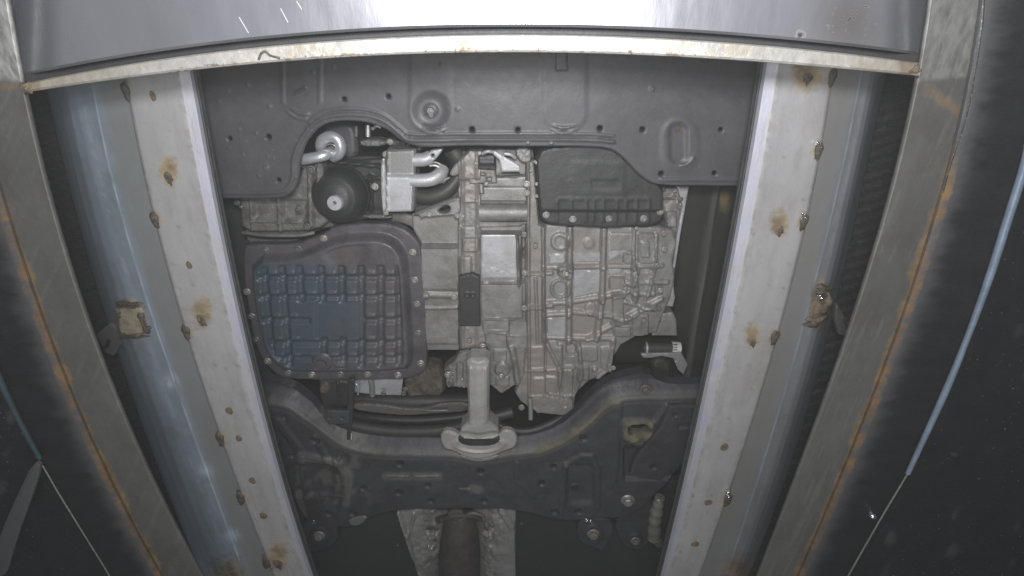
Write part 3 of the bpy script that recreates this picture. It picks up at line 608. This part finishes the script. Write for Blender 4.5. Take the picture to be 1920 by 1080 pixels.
relief('flat_step',[(898,417),(990,417),(975,425),(898,427)],.945,M['alu'],mh,depth=.012,rnd=.002,smooth=0,res=.002)
# sensor and brackets above
relief('upper_casting',[(880,285),(898,280),(930,278),(1000,280),(1003,345),(995,372),(940,375),(896,372),(880,345)],.975,M['alu'],car,depth=.05,rnd=.004,smooth=0,res=.002,
   h=lambda x,y:.005*(fbm(x,y,30,6)-.4)+blk(x,y,935,325,975,345,.006)+blk(x,y,940,352,990,368,.005)+blk(x,y,900,352,925,370,.006)+rib(x,y,[(898,352),(995,352)],3,.005)+disc(x,y,988,345,9,.006,3),attrs={'stain_and_light':lambda x,y:.35+0*x})
relief('upper_step',[(878,318),(928,314),(932,344),(880,346)],.940,M['alu'],car,depth=.02,rnd=.003,smooth=0,res=.002,h=lambda x,y:-blk(x,y,898,325,910,330,.005,2,1)-blk(x,y,912,333,922,340,.005,2,1))
relief('small_block',[(880,286),(896,278),(900,300),(882,302)],.95,M['alu'],car,depth=.02,rnd=.003,res=.002)
relief('connector_block',[(897,292),(928,290),(930,320),(896,318)],.93,M['tcu'],car,depth=.03,rnd=.003,smooth=0,res=.002,h=lambda x,y:.003*sm(1-np.abs(y-304)/9),label='dark grey square connector')
tube('connector_clip',[(904,288,.93),(914,284,.925),(925,285,.93)],.003,M['alub'],car)
relief('bright_bracket',[(926,282),(975,312),(975,322),(941,322),(936,300),(925,290)],.925,M['alub'],car,depth=.004,rnd=.0012,smooth=0,res=.0016,label='bright triangular bracket beside the connector')
relief('casting_boss',[(964,276),(996,274),(998,302),(985,308),(970,300)],.94,M['alu'],car,depth=.03,rnd=.004,res=.002,h=lambda x,y:.004*fbm(x,y,6,2))
tube('fitting',[(946,288,.935),(958,290,.935),(966,296,.94)],.0034,M['alub'],car,seg_=8)
for x,y,r in ((912,345,4),(904,358,4),(893,306,4),(988,362,6),(988,345,7),(996,320,3),(1003,303,3)): bolt(x,y,.932,r,BH,car)
tube('drain_stub',[(902,346,.935),(903,362,.93)],.005,M['alu'],car,seg_=10)

# gearbox
gb_out=[(985,300),(1002,300),(1012,420),(1235,425),(1262,432),(1270,455),(1262,490),(1266,520),(1258,560),(1240,600),(1232,625),(1195,630),(1165,648),(1150,672),(1148,690),(1130,706),(1105,715),(1080,738),(1076,768),(1058,780),(1030,776),(1000,768),(975,752),(965,735),(980,700),(985,640),(983,520),(984,420)]
V_=[(1068,425,1066,640),(1132,425,1128,560),(1128,560,1118,632),(1188,500,1190,560)]
def gh(x,y):
    h=.0*x
    # flange pillar
    h+=.006*sm(.5-(x-1022)/4); h+= rib(x,y,[(990,300),(992,760)],3,.006)+rib(x,y,[(1004,520),(1008,640)],3,.006)+rib(x,y,[(1019,520),(1022,640)],3,.006)+rib(x,y,[(1018,330),(1018,640)],3,.008)
    for yy in (510,573): h+= rib(x,y,[(985,yy),(1034,yy+1)],4,.008)
    for a,b,c,d in V_: h+= rib(x,y,[(a,b),(c,d)],6,.011)
    for pts in ([(1020,500),(1240,497)],[(1070,565),(1130,556),(1180,545)],[(1066,583),(1180,596)],[(1022,632),(1150,634)],[(1020,568),(1066,566)],[(1022,590),(1064,588)],[(1100,635),(1240,560)],[(1172,530),(1250,528)],[(1172,565),(1235,578)]): h+= rib(x,y,pts,5,.007)
    h+= disc(x,y,1050,452,17,.006,4)-disc(x,y,1050,452,10,.003,4)+disc(x,y,1060,505,15,.012,4)+ring(x,y,1050,540,16,3,.006)+disc(x,y,1104,456,10,.003,6)
    h+= blk(x,y,1142,518,1170,540,.010)+blk(x,y,1146,548,1172,556,.014,3,1)+blk(x,y,1148,556,1168,600,.007)+blk(x,y,1144,602,1178,606,.010,3,1)+blk(x,y,1185,588,1215,628,.007)+disc(x,y,1107,576,11,.006,6)
    h+= blk(x,y,1168,476,1190,492,.008)+rib(x,y,[(1188,430),(1186,500)],4,.008)
    h+= .004*(fbm(x,y,34,6)-.45)*sm((x-1150)/15) + .006*(fbm(x,y,30,12)-.45)*sm((y-640)/12)
    for a in ((1142,436,1184,470,.004),(1196,436,1226,492,.007),(1200,450,1216,480,.004),(1172,508,1220,524,.004),(1192,535,1228,556,.006),(1180,548,1240,552,.004),(1196,570,1230,584,.005),(1150,612,1182,630,.006),(990,645,1020,690,.005),(1024,640,1046,700,.006),(1054,690,1074,738,.006),(1084,650,1120,676,.005),(1082,684,1104,712,.007),(1126,650,1148,690,.005),(1000,705,1044,735,.004),(1050,742,1072,760,.005)): h=h+blk(x,y,*a[:4],a[4],3,4)
    for pts in ([(1024,640),(1050,690),(1046,735)],[(1196,505),(1176,545)],[(1230,440),(1228,500),(1210,560)],[(1084,640),(1090,700),(1078,735)]): h=h+rib(x,y,pts,4,.006)
    h-= blk(x,y,1062,646,1080,666,.012,4,8)
    h+= rib(x,y,[(1050,650),(1050,720)],5,.008)+rib(x,y,[(985,690),(1075,688)],4,.008)+rib(x,y,[(1080,740),(1030,738)],3,.008)+rib(x,y,[(1150,640),(1140,690),(1120,705)],5,.010)
    h+= disc(x,y,978,765,7,.008)+disc(x,y,1052,765,6,.008)+disc(x,y,1146,692,5,.010)+disc(x,y,1115,692,5,.008)
    h+=.0008*(fbm(x,y,12,2)-.5)
    return h*.85
gs=lambda x,y: np.clip(.85*sm((fbm(x,y,75,5)-.40)*4)*sm((y-425)/40)*sm((1190-x)/60)+.5*sm(1.2-np.abs(x-1010)/30)*sm((y-430)/40)+.6*sm(1.2-np.hypot(x-1020,y-700)/60),0,1)
gb=relief('gearbox_case',gb_out,.950,M['alu'],car,depth=.08,rnd=.005,smooth=0,res=.0019,h=gh,attrs={'stain_and_light':gs},label='light grey cast gearbox case with crossing ribs')
for pts in ([(1028,476),(1060,474),(1060,494),(1030,495)],[(1074,472),(1127,472),(1127,492),(1074,493)],[(1075,508),(1126,506),(1126,548),(1074,560)],[(1026,596),(1061,595),(1061,628),(1026,630)],[(1140,440),(1180,440),(1182,470),(1140,492)],[(1140,503),(1165,503),(1165,514),(1140,515)]):
    relief('cast_pocket',pts,.9475,M['alub'],gb,depth=.003,rnd=.002,smooth=0,res=.002,attrs={'stain_and_light':lambda x,y:.25+0*x},h=lambda x,y:.001*fbm(x,y,8,2))
for x,y,r in ((983,440,6),(984,512,6),(983,578,6),(1004,462,5),(1062,512,7),(1245,438,6),(1222,512,5),(1233,498,5),(1238,545,6),(1150,690,5),(1246,468,6),(978,764,6),(1060,766,5),(940,706,6),(1208,602,4),(1194,428,4)): bolt(x,y,.936,r,BH,gb)
tube('dowel_pin',[(994,745,.935),(995,765,.93),(995,786,.925)],.0052,M['alu'],gb,seg_=12,label='pale dowel pin hanging below the gearbox')
relief('lower_flange',[(985,740),(1010,738),(1040,742),(1076,748),(1074,766),(1060,780),(1028,776),(1000,774)],.94,M['alu'],gb,depth=.02,rnd=.004,res=.002,h=lambda x,y:.004*fbm(x,y,14,2),attrs={'stain_and_light':lambda x,y:.6+0*x})
# control cover
tc=relief('valve_body_cover',[(1004,282),(1040,270),(1140,268),(1180,290),(1245,345),(1243,395),(1246,404),(1240,418),(1215,427),(1180,425),(1150,430),(1080,426),(1040,424),(1016,416),(1012,400),(1006,340)],.915,M['tcu'],car,depth=.05,rnd=.006,smooth=1,res=.0022,
   h=lambda x,y:.008*sm((398-y)/8)+rib(x,y,[(1048,370),(1215,370)],4,.001)+sum(rib(x,y,[(xx,375),(xx,415)],3.5,.0014) for xx in (1044,1070,1098,1112,1130,1155,1172,1192,1215))-blk(x,y,1108,335,1160,352,.001,8)+blk(x,y,1070,300,1170,365,.001,12)+.0015*fbm(x,y,30,1),label='matt black gearbox cover with a row of bolts along its lower edge')
for x,y in ((1024,403),(1074,411),(1142,410),(1207,410),(1238,397)): bolt(x,y,.913,7,BH,tc)
for y in (305,345,368): bolt(1006,y,.915,3.5,BH,tc)
# right hand bracket & casting
relief('side_casting',[(1238,352),(1282,352),(1280,380),(1272,440),(1268,500),(1262,560),(1240,560),(1232,520),(1236,470),(1250,430),(1246,400)],.975,M['alu'],car,depth=.05,rnd=.004,smooth=0,res=.002,
   h=lambda x,y:.007*(fbm(x,y,22,16)-.45)+blk(x,y,1248,395,1268,425,.006)+blk(x,y,1244,480,1264,520,.006)+blk(x,y,1240,530,1258,550,.005)-disc(x,y,1256,462,10,.012,4)+disc(x,y,1277,385,8,.008,3)+rib(x,y,[(1240,372),(1262,372),(1266,362)],2,.006)+ring(x,y,1256,450,14,3,.006),attrs={'stain_and_light':lambda x,y:.5*(fbm(x,y,12,2)>.5)})
relief('bright_edge',[(1270,350),(1292,350),(1287,380),(1276,440),(1266,504),(1262,502),(1270,440),(1280,385)],.955,M['alub'],car,depth=.01,rnd=.0015,smooth=0,res=.0016,label='thin bright plate edge at the right of the gearbox')
relief('pale_cover',[(1232,590),(1262,586),(1268,600),(1270,630),(1222,630),(1228,612)],.965,M['alu'],car,depth=.03,rnd=.002,smooth=0,res=.002,attrs={'stain_and_light':lambda x,y:.1+0*x})
relief('pale_cover',[(1262,528),(1266,560),(1262,576),(1238,574)],.96,M['alub'],car,depth=.01,rnd=.002,smooth=0,res=.002)
for x,y,r in ((1244,354,5),(1237,398,4),(1276,374,5),(1236,602,3.5),(1245,515,6),(1240,560,5)): bolt(x,y,.955,r,M['boltd'],car)
tube('drive_shaft',[(1150,655,1.0),(1180,654,1.0),(1210,653,1.0)],.03,M['void'],car,seg_=20)
ds=tube('damper_rod',[(1205,652,.985),(1262,652,.985)],.0135,M['blackm'],car,seg_=20,label='short black rod with bright collars at the right')
tube('collar',[(1209,652,.985),(1212.5,652,.985)],.0148,M['polish'],ds,seg_=20)
tube('collar',[(1258,652,.985),(1274,653,.985)],.0142,M['white'],ds,seg_=20)
for k in range(3): tube('collar_mark',[(1263,646+5*k,.969),(1270,646+5*k,.969)],.0009,M['black'],ds,seg_=5)
relief('strut_bracket',[(1202,664),(1230,663),(1278,662),(1290,684),(1282,703),(1272,694),(1262,672),(1240,668),(1220,672),(1206,671)],.965,M['alub'],car,depth=.006,rnd=.0015,smooth=0,res=.0016,holes=[(1266,676,2)],attrs={'stain_and_light':lambda x,y:.6+0*x},label='pale strut bracket below the black rod')
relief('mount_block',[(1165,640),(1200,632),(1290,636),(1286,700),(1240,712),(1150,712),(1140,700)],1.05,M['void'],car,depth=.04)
relief('mount_block',[(1222,672),(1256,672),(1262,705),(1240,718),(1220,704)],1.0,M['side'],car,depth=.03,rnd=.01,h=lambda x,y:.006*fbm(x,y,12,2))

# oil pan
po=[(457,462),(470,459),(555,459),(585,447),(612,437),(624,424),(690,419),(735,420),(764,433),(784,452),(790,466),(797,560),(801,640),(801,683),(796,697),(776,708),(740,713),(545,713),(518,703),(494,680),(476,642),(462,560),(455,500)]
inn=[(478,482),(560,478),(600,462),(640,444),(700,440),(735,446),(756,468),(762,500),(768,600),(772,670),(760,688),(560,690),(530,682),(505,655),(492,610),(482,550)]
def ph(x,y):
    d,_,_=polysd(x,y,smooth_poly(inn,1)); h=.022*sm((d+7)/13)
    ins=sm((d-8)/6)
    g=0*x
    sx=lambda yy:(yy-500)*.09
    xx=x-sx(y)*(x<700)*sm((700-x)/200)
    for vx in (503,536,568,608,646,682,718,752):
        lo,hi=(488,685) if vx!=568 else (488,560)
        mid=(1-sm((y-556)/6)*sm((628-y)/6)) if vx in (608,646) else 1
        g=g+ .0075*sm(1.25-np.abs(xx-vx)/7.5)*sm((y-lo)/6)*sm((hi-y)/6)*mid
    for hy in (513,549,592,634,662):
        m=sm((x-476)/6)*sm((768-x)/6)
        if hy==592: m=m*(1-sm((x-585)/6)*sm((690-x)/6))
        g=g+ .0065*sm(1.25-np.abs(y-hy)/6)*m
    h=h-ins*g
    # little cast pads at the lower edge of the cells
    for cx in (488,520,552,588,627,664,700,736):
        for cy in (503,540,582,624,655,684):
            ox=(cy-500)*.09*max(0,min(1,(700-cx)/200))
            if 585<cx<690 and cy in (582,624,684): continue
            h=h+ins*blk(x,y,cx+ox-8,cy-3,cx+ox+8,cy+3,.0022,5,3)
    h+= ins*(-.0035)*sm(.5-boxd(x,y,598,556,676,628,6)/6)
    h-= .012*sm(.5-boxd(x,y,600,425,705,500,20)/26)*0+ins*.003*sm(.5-boxd(x,y,618,400,690,488,20)/26)
    h+= .0035*sm(1.3-np.abs(d+20)/4)*0
    h+= .0014*(fbm(x,y,30,2)-.5)
    return h
def pst(x,y): return sm((735-x-120*(fbm(x,y,70,1)-.5)-.9*np.maximum(0,560-y))/150)*sm((y-470+30*fbm(x,y,30,4))/40)*(.5+.6*fbm(x,y,18,7))*sm((polysd(x,y,inn)[0]+4)/8)
op=relief('oil_pan',po,.955,M['pan'],car,depth=.02,rnd=.004,smooth=1,res=.0019,h=ph,attrs={'stain_and_light':pst,'rust':lambda x,y:.75*np.exp(-(((x-655)/35)**2+((y-470)/28)**2))+.7*np.exp(-(((x-612)/30)**2+((y-678)/20)**2))},label='large dark blue-grey oil pan with a waffle of pressed cells and bolts all round')
for x,y in ((498,469),(559,467),(607,447),(725,450),(774,473),(778,525),(782,570),(784,625),(789,681),(746,703),(689,702),(638,702),(585,702),(540,699),(502,677),(480,637),(472,593),(463,547)):
    bolt(x,y,.954,7,M['boltd'] if (x,y) in ((480,637),(725,450),(498,469),(559,467)) else BH,op)
lathe('drain_plug',606,676,.937,[(.022,-.004),(.022,.004),(.018,.008),(.010,.009),(.010,.016),(.003,.017)],M['pan'],op,16); blob('drain_boss',636,682,.937,16,10,.006,M['pan'],op,seed=6,rag=.1)
# below the sump
relief('engine_mount_cup',[(596,712),(632,712),(658,716),(656,762),(640,770),(606,770),(598,745)],.955,M['tcu'],car,depth=.05,rnd=.008,smooth=0,res=.0022,h=lambda x,y:rib(x,y,[(634,716),(638,765)],3,.006)+disc(x,y,608,728,10,.004,6),attrs={'rust':lambda x,y:.6*np.exp(-(((x-608)/14)**2+((y-728)/14)**2))},label='black mount cup hanging below the oil pan')
relief('mount_strap',[(652,712),(664,712),(660,790),(655,826),(650,826),(650,790)],.935,M['tcu'],car,depth=.008,rnd=.002,smooth=0,res=.002)
relief('mount_plate',[(612,770),(655,772),(654,796),(616,796),(606,782)],.925,M['sub'],car,depth=.01,rnd=.002,smooth=0,res=.002,holes=[(619,784,2.4),(642,784,2.4)])
tube('hose_end',[(659,812,.93),(659,824,.925)],.0016,M['polish'],car,seg_=8)
relief('pale_hanger_panel',[(664,706),(756,706),(752,742),(700,741),(664,736)],.985,M['alub'],car,depth=.01,rnd=.002,smooth=0,res=.0025,label='pale panel with clipped pipes below the oil pan')
tube('hanger_pipe',[(693,706,.975),(697,722,.975),(698,742,.975)],.006,M['alu'],car,seg_=12)
tube('hanger_pipe',[(660,720,.965),(668,720,.962),(672,728,.962),(671,740,.965)],.0024,M['polish'],car,seg_=8)
for x,y in ((757,738),(719,738),(760,730)): bolt(x,y,.965,5,M['boltd'],car)
relief('rear_mount_bracket',[(755,700),(800,680),(832,690),(836,745),(790,752),(760,740)],1.0,M['brown'],car,depth=.03,rnd=.008,h=lambda x,y:.012*fbm(x,y,16,6),label='brown rusty casting between oil pan and torque rod')
relief('rod_bracket',[(832,694),(850,680),(862,660),(880,655),(880,728),(838,726)],.965,M['alu'],car,depth=.03,rnd=.005,smooth=0,res=.002,h=lambda x,y:.014*(np.round(fbm(x,y,15,7)*5)/5-.4)+disc(x,y,842,716,8,.006,3)-blk(x,y,856,680,868,720,.008),attrs={'stain_and_light':lambda x,y:.4+0*x})
bolt(840,703,.95,7,BH,car); bolt(845,718,.95,6,M['boltd'],car); bolt(902,652,.95,8,M['boltd'],car)
tube('steering_rack',[(640,748,1.0),(760,752,.995),(880,752,1.0)],.019,M['black'],car,seg_=18)
relief('rack_shield',[(660,757),(720,760),(760,768),(800,766),(830,756),(880,756),(885,772),(820,776),(760,780),(700,775),(660,768)],.965,M['alud'],car,depth=.01,rnd=.003,smooth=1,res=.0022,attrs={'stain_and_light':lambda x,y:.6+0*x},label='thin grey shield strip above the anti-roll bar')
tube('shield_rib',[(790,768,.955),(812,770,.952),(840,769,.955)],.0025,M['boltd'],car,seg_=8)
tube('anti_roll_bar',[(620,782,.97),(660,796,.955),(720,806,.950),(790,808,.948),(850,802,.95),(900,788,.96),(960,772,.975)],.0135,M['blackm'],car,seg_=18,label='black anti-roll bar bowed in front of the subframe')
tube('anti_roll_bar',[(640,776,1.0),(700,784,.985),(780,788,.98),(860,782,.985),(920,770,1.0)],.010,M['blackm'],car,seg_=16)
tube('vent_pipe',[(920,790,.965),(960,806,.955),(1000,806,.955),(1050,785,.965),(1075,765,.98)],.009,M['blackm'],car,seg_=14)

# subframe
so=[(470,712),(505,716),(545,728),(580,752),(604,785),(650,806),(700,818),(780,823),(860,824),(940,822),(1000,818),(1046,803),(1080,776),(1110,742),(1140,718),(1180,706),(1215,700),(1240,720),(1290,724),(1350,716),(1350,760),(1300,860),(1272,878),(1255,905),(1228,930),(1205,955),(1170,972),(1120,972),(1080,978),(1034,974),(1010,966),(960,957),(900,954),(800,956),(745,958),(705,966),(680,980),(660,990),(620,988),(585,985),(560,960),(530,880),(505,800)]
ridge1=[tuple(q) for q in cat_rom([(505,757),(540,764),(575,786),(610,812),(650,838),(700,850),(780,853),(850,855),(900,862),(960,853),(1010,846),(1060,826),(1100,796),(1130,768),(1165,750),(1230,746),(1330,744)],4)]
shol=[(592,827,6),(636,856,4.5),(750,870,6),(681,916,5.5),(748,924,6),(802,911,5),(808,940,5),(617,964,6),(661,963,6),(901,885,6.5),(908,940,5.5),(1038,876,5.5),(1016,907,6),(1079,918,7),(1094,822,6.5),(1040,960,5),(1085,960,6),(1225,875,6),(533,784,3),(548,856,3),(1268,778,4)]
def sh(x,y):
    cr=np.interp(x,[p[0] for p in ridge1],[p[1] for p in ridge1])
    h=-.022*sm((cr-y)/26)                                  # front face falls away from the lens
    h+= rib(x,y,ridge1,5,.004)
    for pts,wd,hh in (([(635,862),(650,890),(655,930),(640,965)],12,.006),([(560,850),(640,866)],6,.004),([(520,790),(560,840),(575,930)],8,.005),([(590,820),(620,870)],6,.004),
                      ([(1060,872),(1090,856),(1110,856),(1120,880),(1120,950)],6,.005),([(1060,872),(1052,960)],6,.004),([(1160,760),(1150,900)],8,.004),([(970,870),(968,900),(1000,930)],5,.003),
                      ([(1180,830),(1230,790),(1250,760)],5,.006)): h+=rib(x,y,pts,wd,hh)
    h-= blk(x,y,548,872,625,930,.009,14,14)+blk(x,y,1064,872,1112,945,.007,12,10)
    for x0,x1,yy in ((725,765,893),(778,822,893),(860,880,917),(600,640,930),(890,915,957)): h-= .0*x; h+= rib(x,y,[(x0,yy),(x1,yy)],2.2,.003)
    h-= blk(x,y,1170,832,1260,900,.010,6,4)*sm((y-832)/20)
    h+= blk(x,y,1164,785,1224,826,.006,8,8)
    h+=.003*(fbm(x,y,60,3)-.5)+.0012*(fbm(x,y,12,5)-.5)
    return h
def sst(x,y):
    v=.34*sm(1.5-pline(x,y,ridge1)/9)*(.4+fbm(x,y,22,3))
    for pts in ([(635,862),(655,890),(650,940)],[(560,856),(640,866)],[(725,893),(765,893)],[(778,893),(822,893)],[(885,916),(900,918)],[(560,930),(570,980)]): v=np.maximum(v,.55*sm(1.6-pline(x,y,pts)/7)*(.3+fbm(x,y,12,9)))
    v=np.maximum(v,.35*sm((fbm(x,y,34,21)-.55)*8)*sm((720-x)/60)); return v
sub=relief('subframe',so,.935,M['sub'],car,depth=.03,rnd=.006,smooth=1,res=.0022,h=sh,holes=shol,hpoly=[[(1178,797),(1216,794),(1214,816),(1180,814)]],
   attrs={'stain_and_light':sst,'rust':lambda x,y:.62*np.exp(-((np.abs(boxd(x,y,1174,792,1220,818,4))/11)**2))+.55*np.exp(-(pline(x,y,[(1010,846),(1060,826),(1100,796),(1150,752)])/10)**2)+.5*np.exp(-((x-1205)**2+(y-838)**2)/260)+.42*np.exp(-(((x-1055)/60)**2+((y-870)/20)**2))},label='dark painted subframe crossmember with scattered drain holes')
relief('hole_shade_sheet',[(510,765),(600,830),(700,860),(1040,858),(1120,790),(1300,765),(1250,850),(1150,950),(1000,950),(745,945),(600,965),(560,930)],.958,M['hole'],sub,depth=.002,res=.01,smooth=0)  # black sheet added to put shade into the drain holes
relief('inner_wall',[(1150,780),(1240,780),(1235,830),(1160,830)],.965,M['side'],sub,depth=.01,res=.01,smooth=0)
for x,y,r,mm in ((1177,937,13,'bolt'),(1210,730,11,'alud')): bolt(x,y,.935,r,M[mm],sub)
# front wing plate of the subframe
wp=relief('gusset_plate',[(1180,890),(1190,860),(1240,800),(1255,762),(1330,760),(1300,862),(1262,880),(1240,902),(1200,896)],.922,M['sub'],sub,depth=.012,rnd=.004,smooth=0,res=.0024,holes=[(1225,876,5.5),(1266,778,4)],h=lambda x,y:rib(x,y,[(1275,800),(1320,796)],5,-.004)+.002*fbm(x,y,30,3),label='overlapping gusset plate at the right of the subframe')
# lugs
def lug(pts,z,bs,lab):
    o=relief('mounting_lug',pts,z,M['sub'],sub,depth=.02,rnd=.004,smooth=2,res=.0022,h=lambda x,y:sum(disc(x,y,bx,by,br*1.5,.005,5) for bx,by,br in bs)+.002*fbm(x,y,12,2),label=lab)
    for bx,by,br in bs: bolt(bx,by,z-.005,br,M['bolt'],o)
lug([(560,985),(590,972),(625,975),(636,1000),(628,1022),(600,1034),(575,1036),(565,1010)],.945,[(599,1003,11)],'left mounting lug with a large bolt')
lug([(1080,985),(1100,970),(1150,975),(1150,1000),(1140,1020),(1128,1036),(1110,1024),(1085,1018)],.945,[(1112,1000,12)],'right mounting lug with a large bolt')
lug([(1150,975),(1190,955),(1222,930),(1225,970),(1222,1010),(1205,1032),(1175,1030),(1160,1010)],.955,[(1191,1013,9)],None)
for x,y in ((1100,975),(1108,977),(588,978)): bolt(x,y,.93,4,M['shiny'],sub)
relief('weld_lug',[(650,975),(680,968),(690,972),(678,984),(660,988)],.93,M['sub'],sub,depth=.01,rnd=.003,res=.0018,attrs={'stain_and_light':lambda x,y:.7+0*x})
tube('ball_joint_boot',[(1238,930,.95),(1233,950,.945),(1228,975,.945),(1226,1008,.95)],[.011,.013,.016,.015,.017],M['boot'],car,seg_=18,n=10,rings=3,label='tan ribbed rubber boot by the right rail')
tube('boot_ring',[(1222,1014,.95),(1240,1012,.95)],.012,M['black'],car,seg_=16); bolt(1235,1018,.94,9,M['boltd'],car); bolt(1236,940,.935,6,M['bolt'],car)

# torque rod
rg=relief('mount_flange',[(824,820),(832,808),(850,810),(866,820),(900,812),(932,818),(945,806),(964,810),(971,824),(966,840),(945,846),(925,856),(897,862),(868,856),(850,845),(832,842)],.905,M['alur'],car,depth=.014,rnd=.004,smooth=1,res=.0019,
   h=lambda x,y:.004*sm(1-np.abs(np.hypot((x-898)/44,(y-832)/15)-1)/.25)+.001*fbm(x,y,10,2),attrs={'stain_and_light':lambda x,y:.1+.3*(fbm(x,y,16,2)>.5)},label='pale eared flange bolted to the subframe at the rod foot')
relief('rubber_bush',[(860,818),(936,818),(938,828),(925,836),(898,838),(870,836),(858,828)],.899,M['black'],rg,depth=.006,rnd=.003,smooth=1,res=.0018)
relief('bush_lip',[(860,852),(898,862),(938,852),(930,862),(898,868),(866,862)],.92,M['alu'],rg,depth=.01,rnd=.003,res=.002)
relief('torque_rod',[(874,680),(882,674),(910,674),(918,680),(917,760),(918,792),(934,806),(936,820),(925,826),(870,826),(861,818),(864,806),(876,794),(877,760)],.888,M['alur'],car,depth=.04,rnd=.007,smooth=0,res=.0019,
   h=lambda x,y:.006*sm(1-np.abs(x-897)/24)+rib(x,y,[(882,690),(883,790)],3,.003)+rib(x,y,[(911,690),(911,790)],3,.003)-.002*sm((690-y)/8)-.010*sm((y-806)/14)+.0008*fbm(x,y,10,2),
   attrs={'stain_and_light':lambda x,y:.5*np.exp(-(((x-895)/20)**2+((y-700)/20)**2))},label='grey cast torque rod standing between gearbox and subframe')

# exhaust tunnel
hs=relief('heat_shield',[(742,950),(968,950),(966,1010),(968,1150),(800,1150),(775,1050),(757,1000)],1.00,M['shield'],car,depth=.02,rnd=.004,smooth=0,res=.0024,
   h=lambda x,y:-.03*sm(1-np.abs(x-870)/70)+rib(x,y,[(748,958),(768,1020),(790,1150)],5,.012)+rib(x,y,[(776,962),(772,985),(765,1003)],3,.006)+.016*(fbm(x,y,15,6)-.5)*sm((np.abs(x-862)-30)/20)*sm((40-np.abs(np.abs(x-862)-56))/20)+rib(x,y,[(940,955),(960,985)],7,.010)+.003*(fbm(x,y,30,3)-.5),
   attrs={'stain_and_light':lambda x,y:.8*sm((fbm(x,y,30,4)-.42)*6)*sm(1.3-np.abs(x-845)/60)},label='crumpled silver heat shield in the tunnel at the bottom')
ex=tube('catalytic_converter',[(862,958,.985),(862,985,.975),(862,1015,.972),(862,1045,.97),(862,1110,.975),(862,1170,.98)],[.030,.044,.052,.056,.056,.056],M['exh'],car,seg_=28,n=6,label='dull rusty catalytic converter in the tunnel')
tube('exhaust_flange',[(820,975,.955),(845,968,.945),(880,966,.945),(905,972,.955)],.0075,M['exh'],ex,seg_=12)
tube('exhaust_clamp',[(868,972,.94),(882,962,.938),(904,966,.94),(908,978,.95)],.0045,M['alud'],ex,seg_=10)
relief('flange_ear',[(838,960),(866,958),(870,968),(855,978),(842,974)],.94,M['brown'],ex,depth=.01,rnd=.003,res=.002)
for x,y in ((810,1003),(808,1020),(918,1000)): blob('shield_fold',x,y,.985,9,14,.014,M['shield'],hs,seed=int(y),rag=.7)
bolt(810,1003,.965,6,BH,hs)

# ================================================================= dusty air in the pit
def haze_box(lo,hi,density):
    V=[(x,y,z) for z in (lo[2],hi[2]) for y in (lo[1],hi[1]) for x in (lo[0],hi[0])]
    Fc=[(0,2,3,1),(4,5,7,6),(0,1,5,4),(2,6,7,3),(0,4,6,2),(1,3,7,5)]
    me=bpy.data.meshes.new('haze'); me.from_pydata(V,[],Fc); o=bpy.data.objects.new('haze',me); col.objects.link(o); o['kind']='stuff'
    m=bpy.data.materials.new('dusty_air'); m.use_nodes=True; nt=m.node_tree; nt.nodes.remove(nt.nodes['Principled BSDF'])
    v=nt.nodes.new('ShaderNodeVolumePrincipled'); v.inputs['Color'].default_value=(.96,.97,.95,1); v.inputs['Density'].default_value=density
    nt.links.new(v.outputs[0],nt.nodes['Material Output'].inputs['Volume']); me.materials.append(m); return o
haze_box((-6,-6,-1.0),(6,6,BASE+1.6),.017)
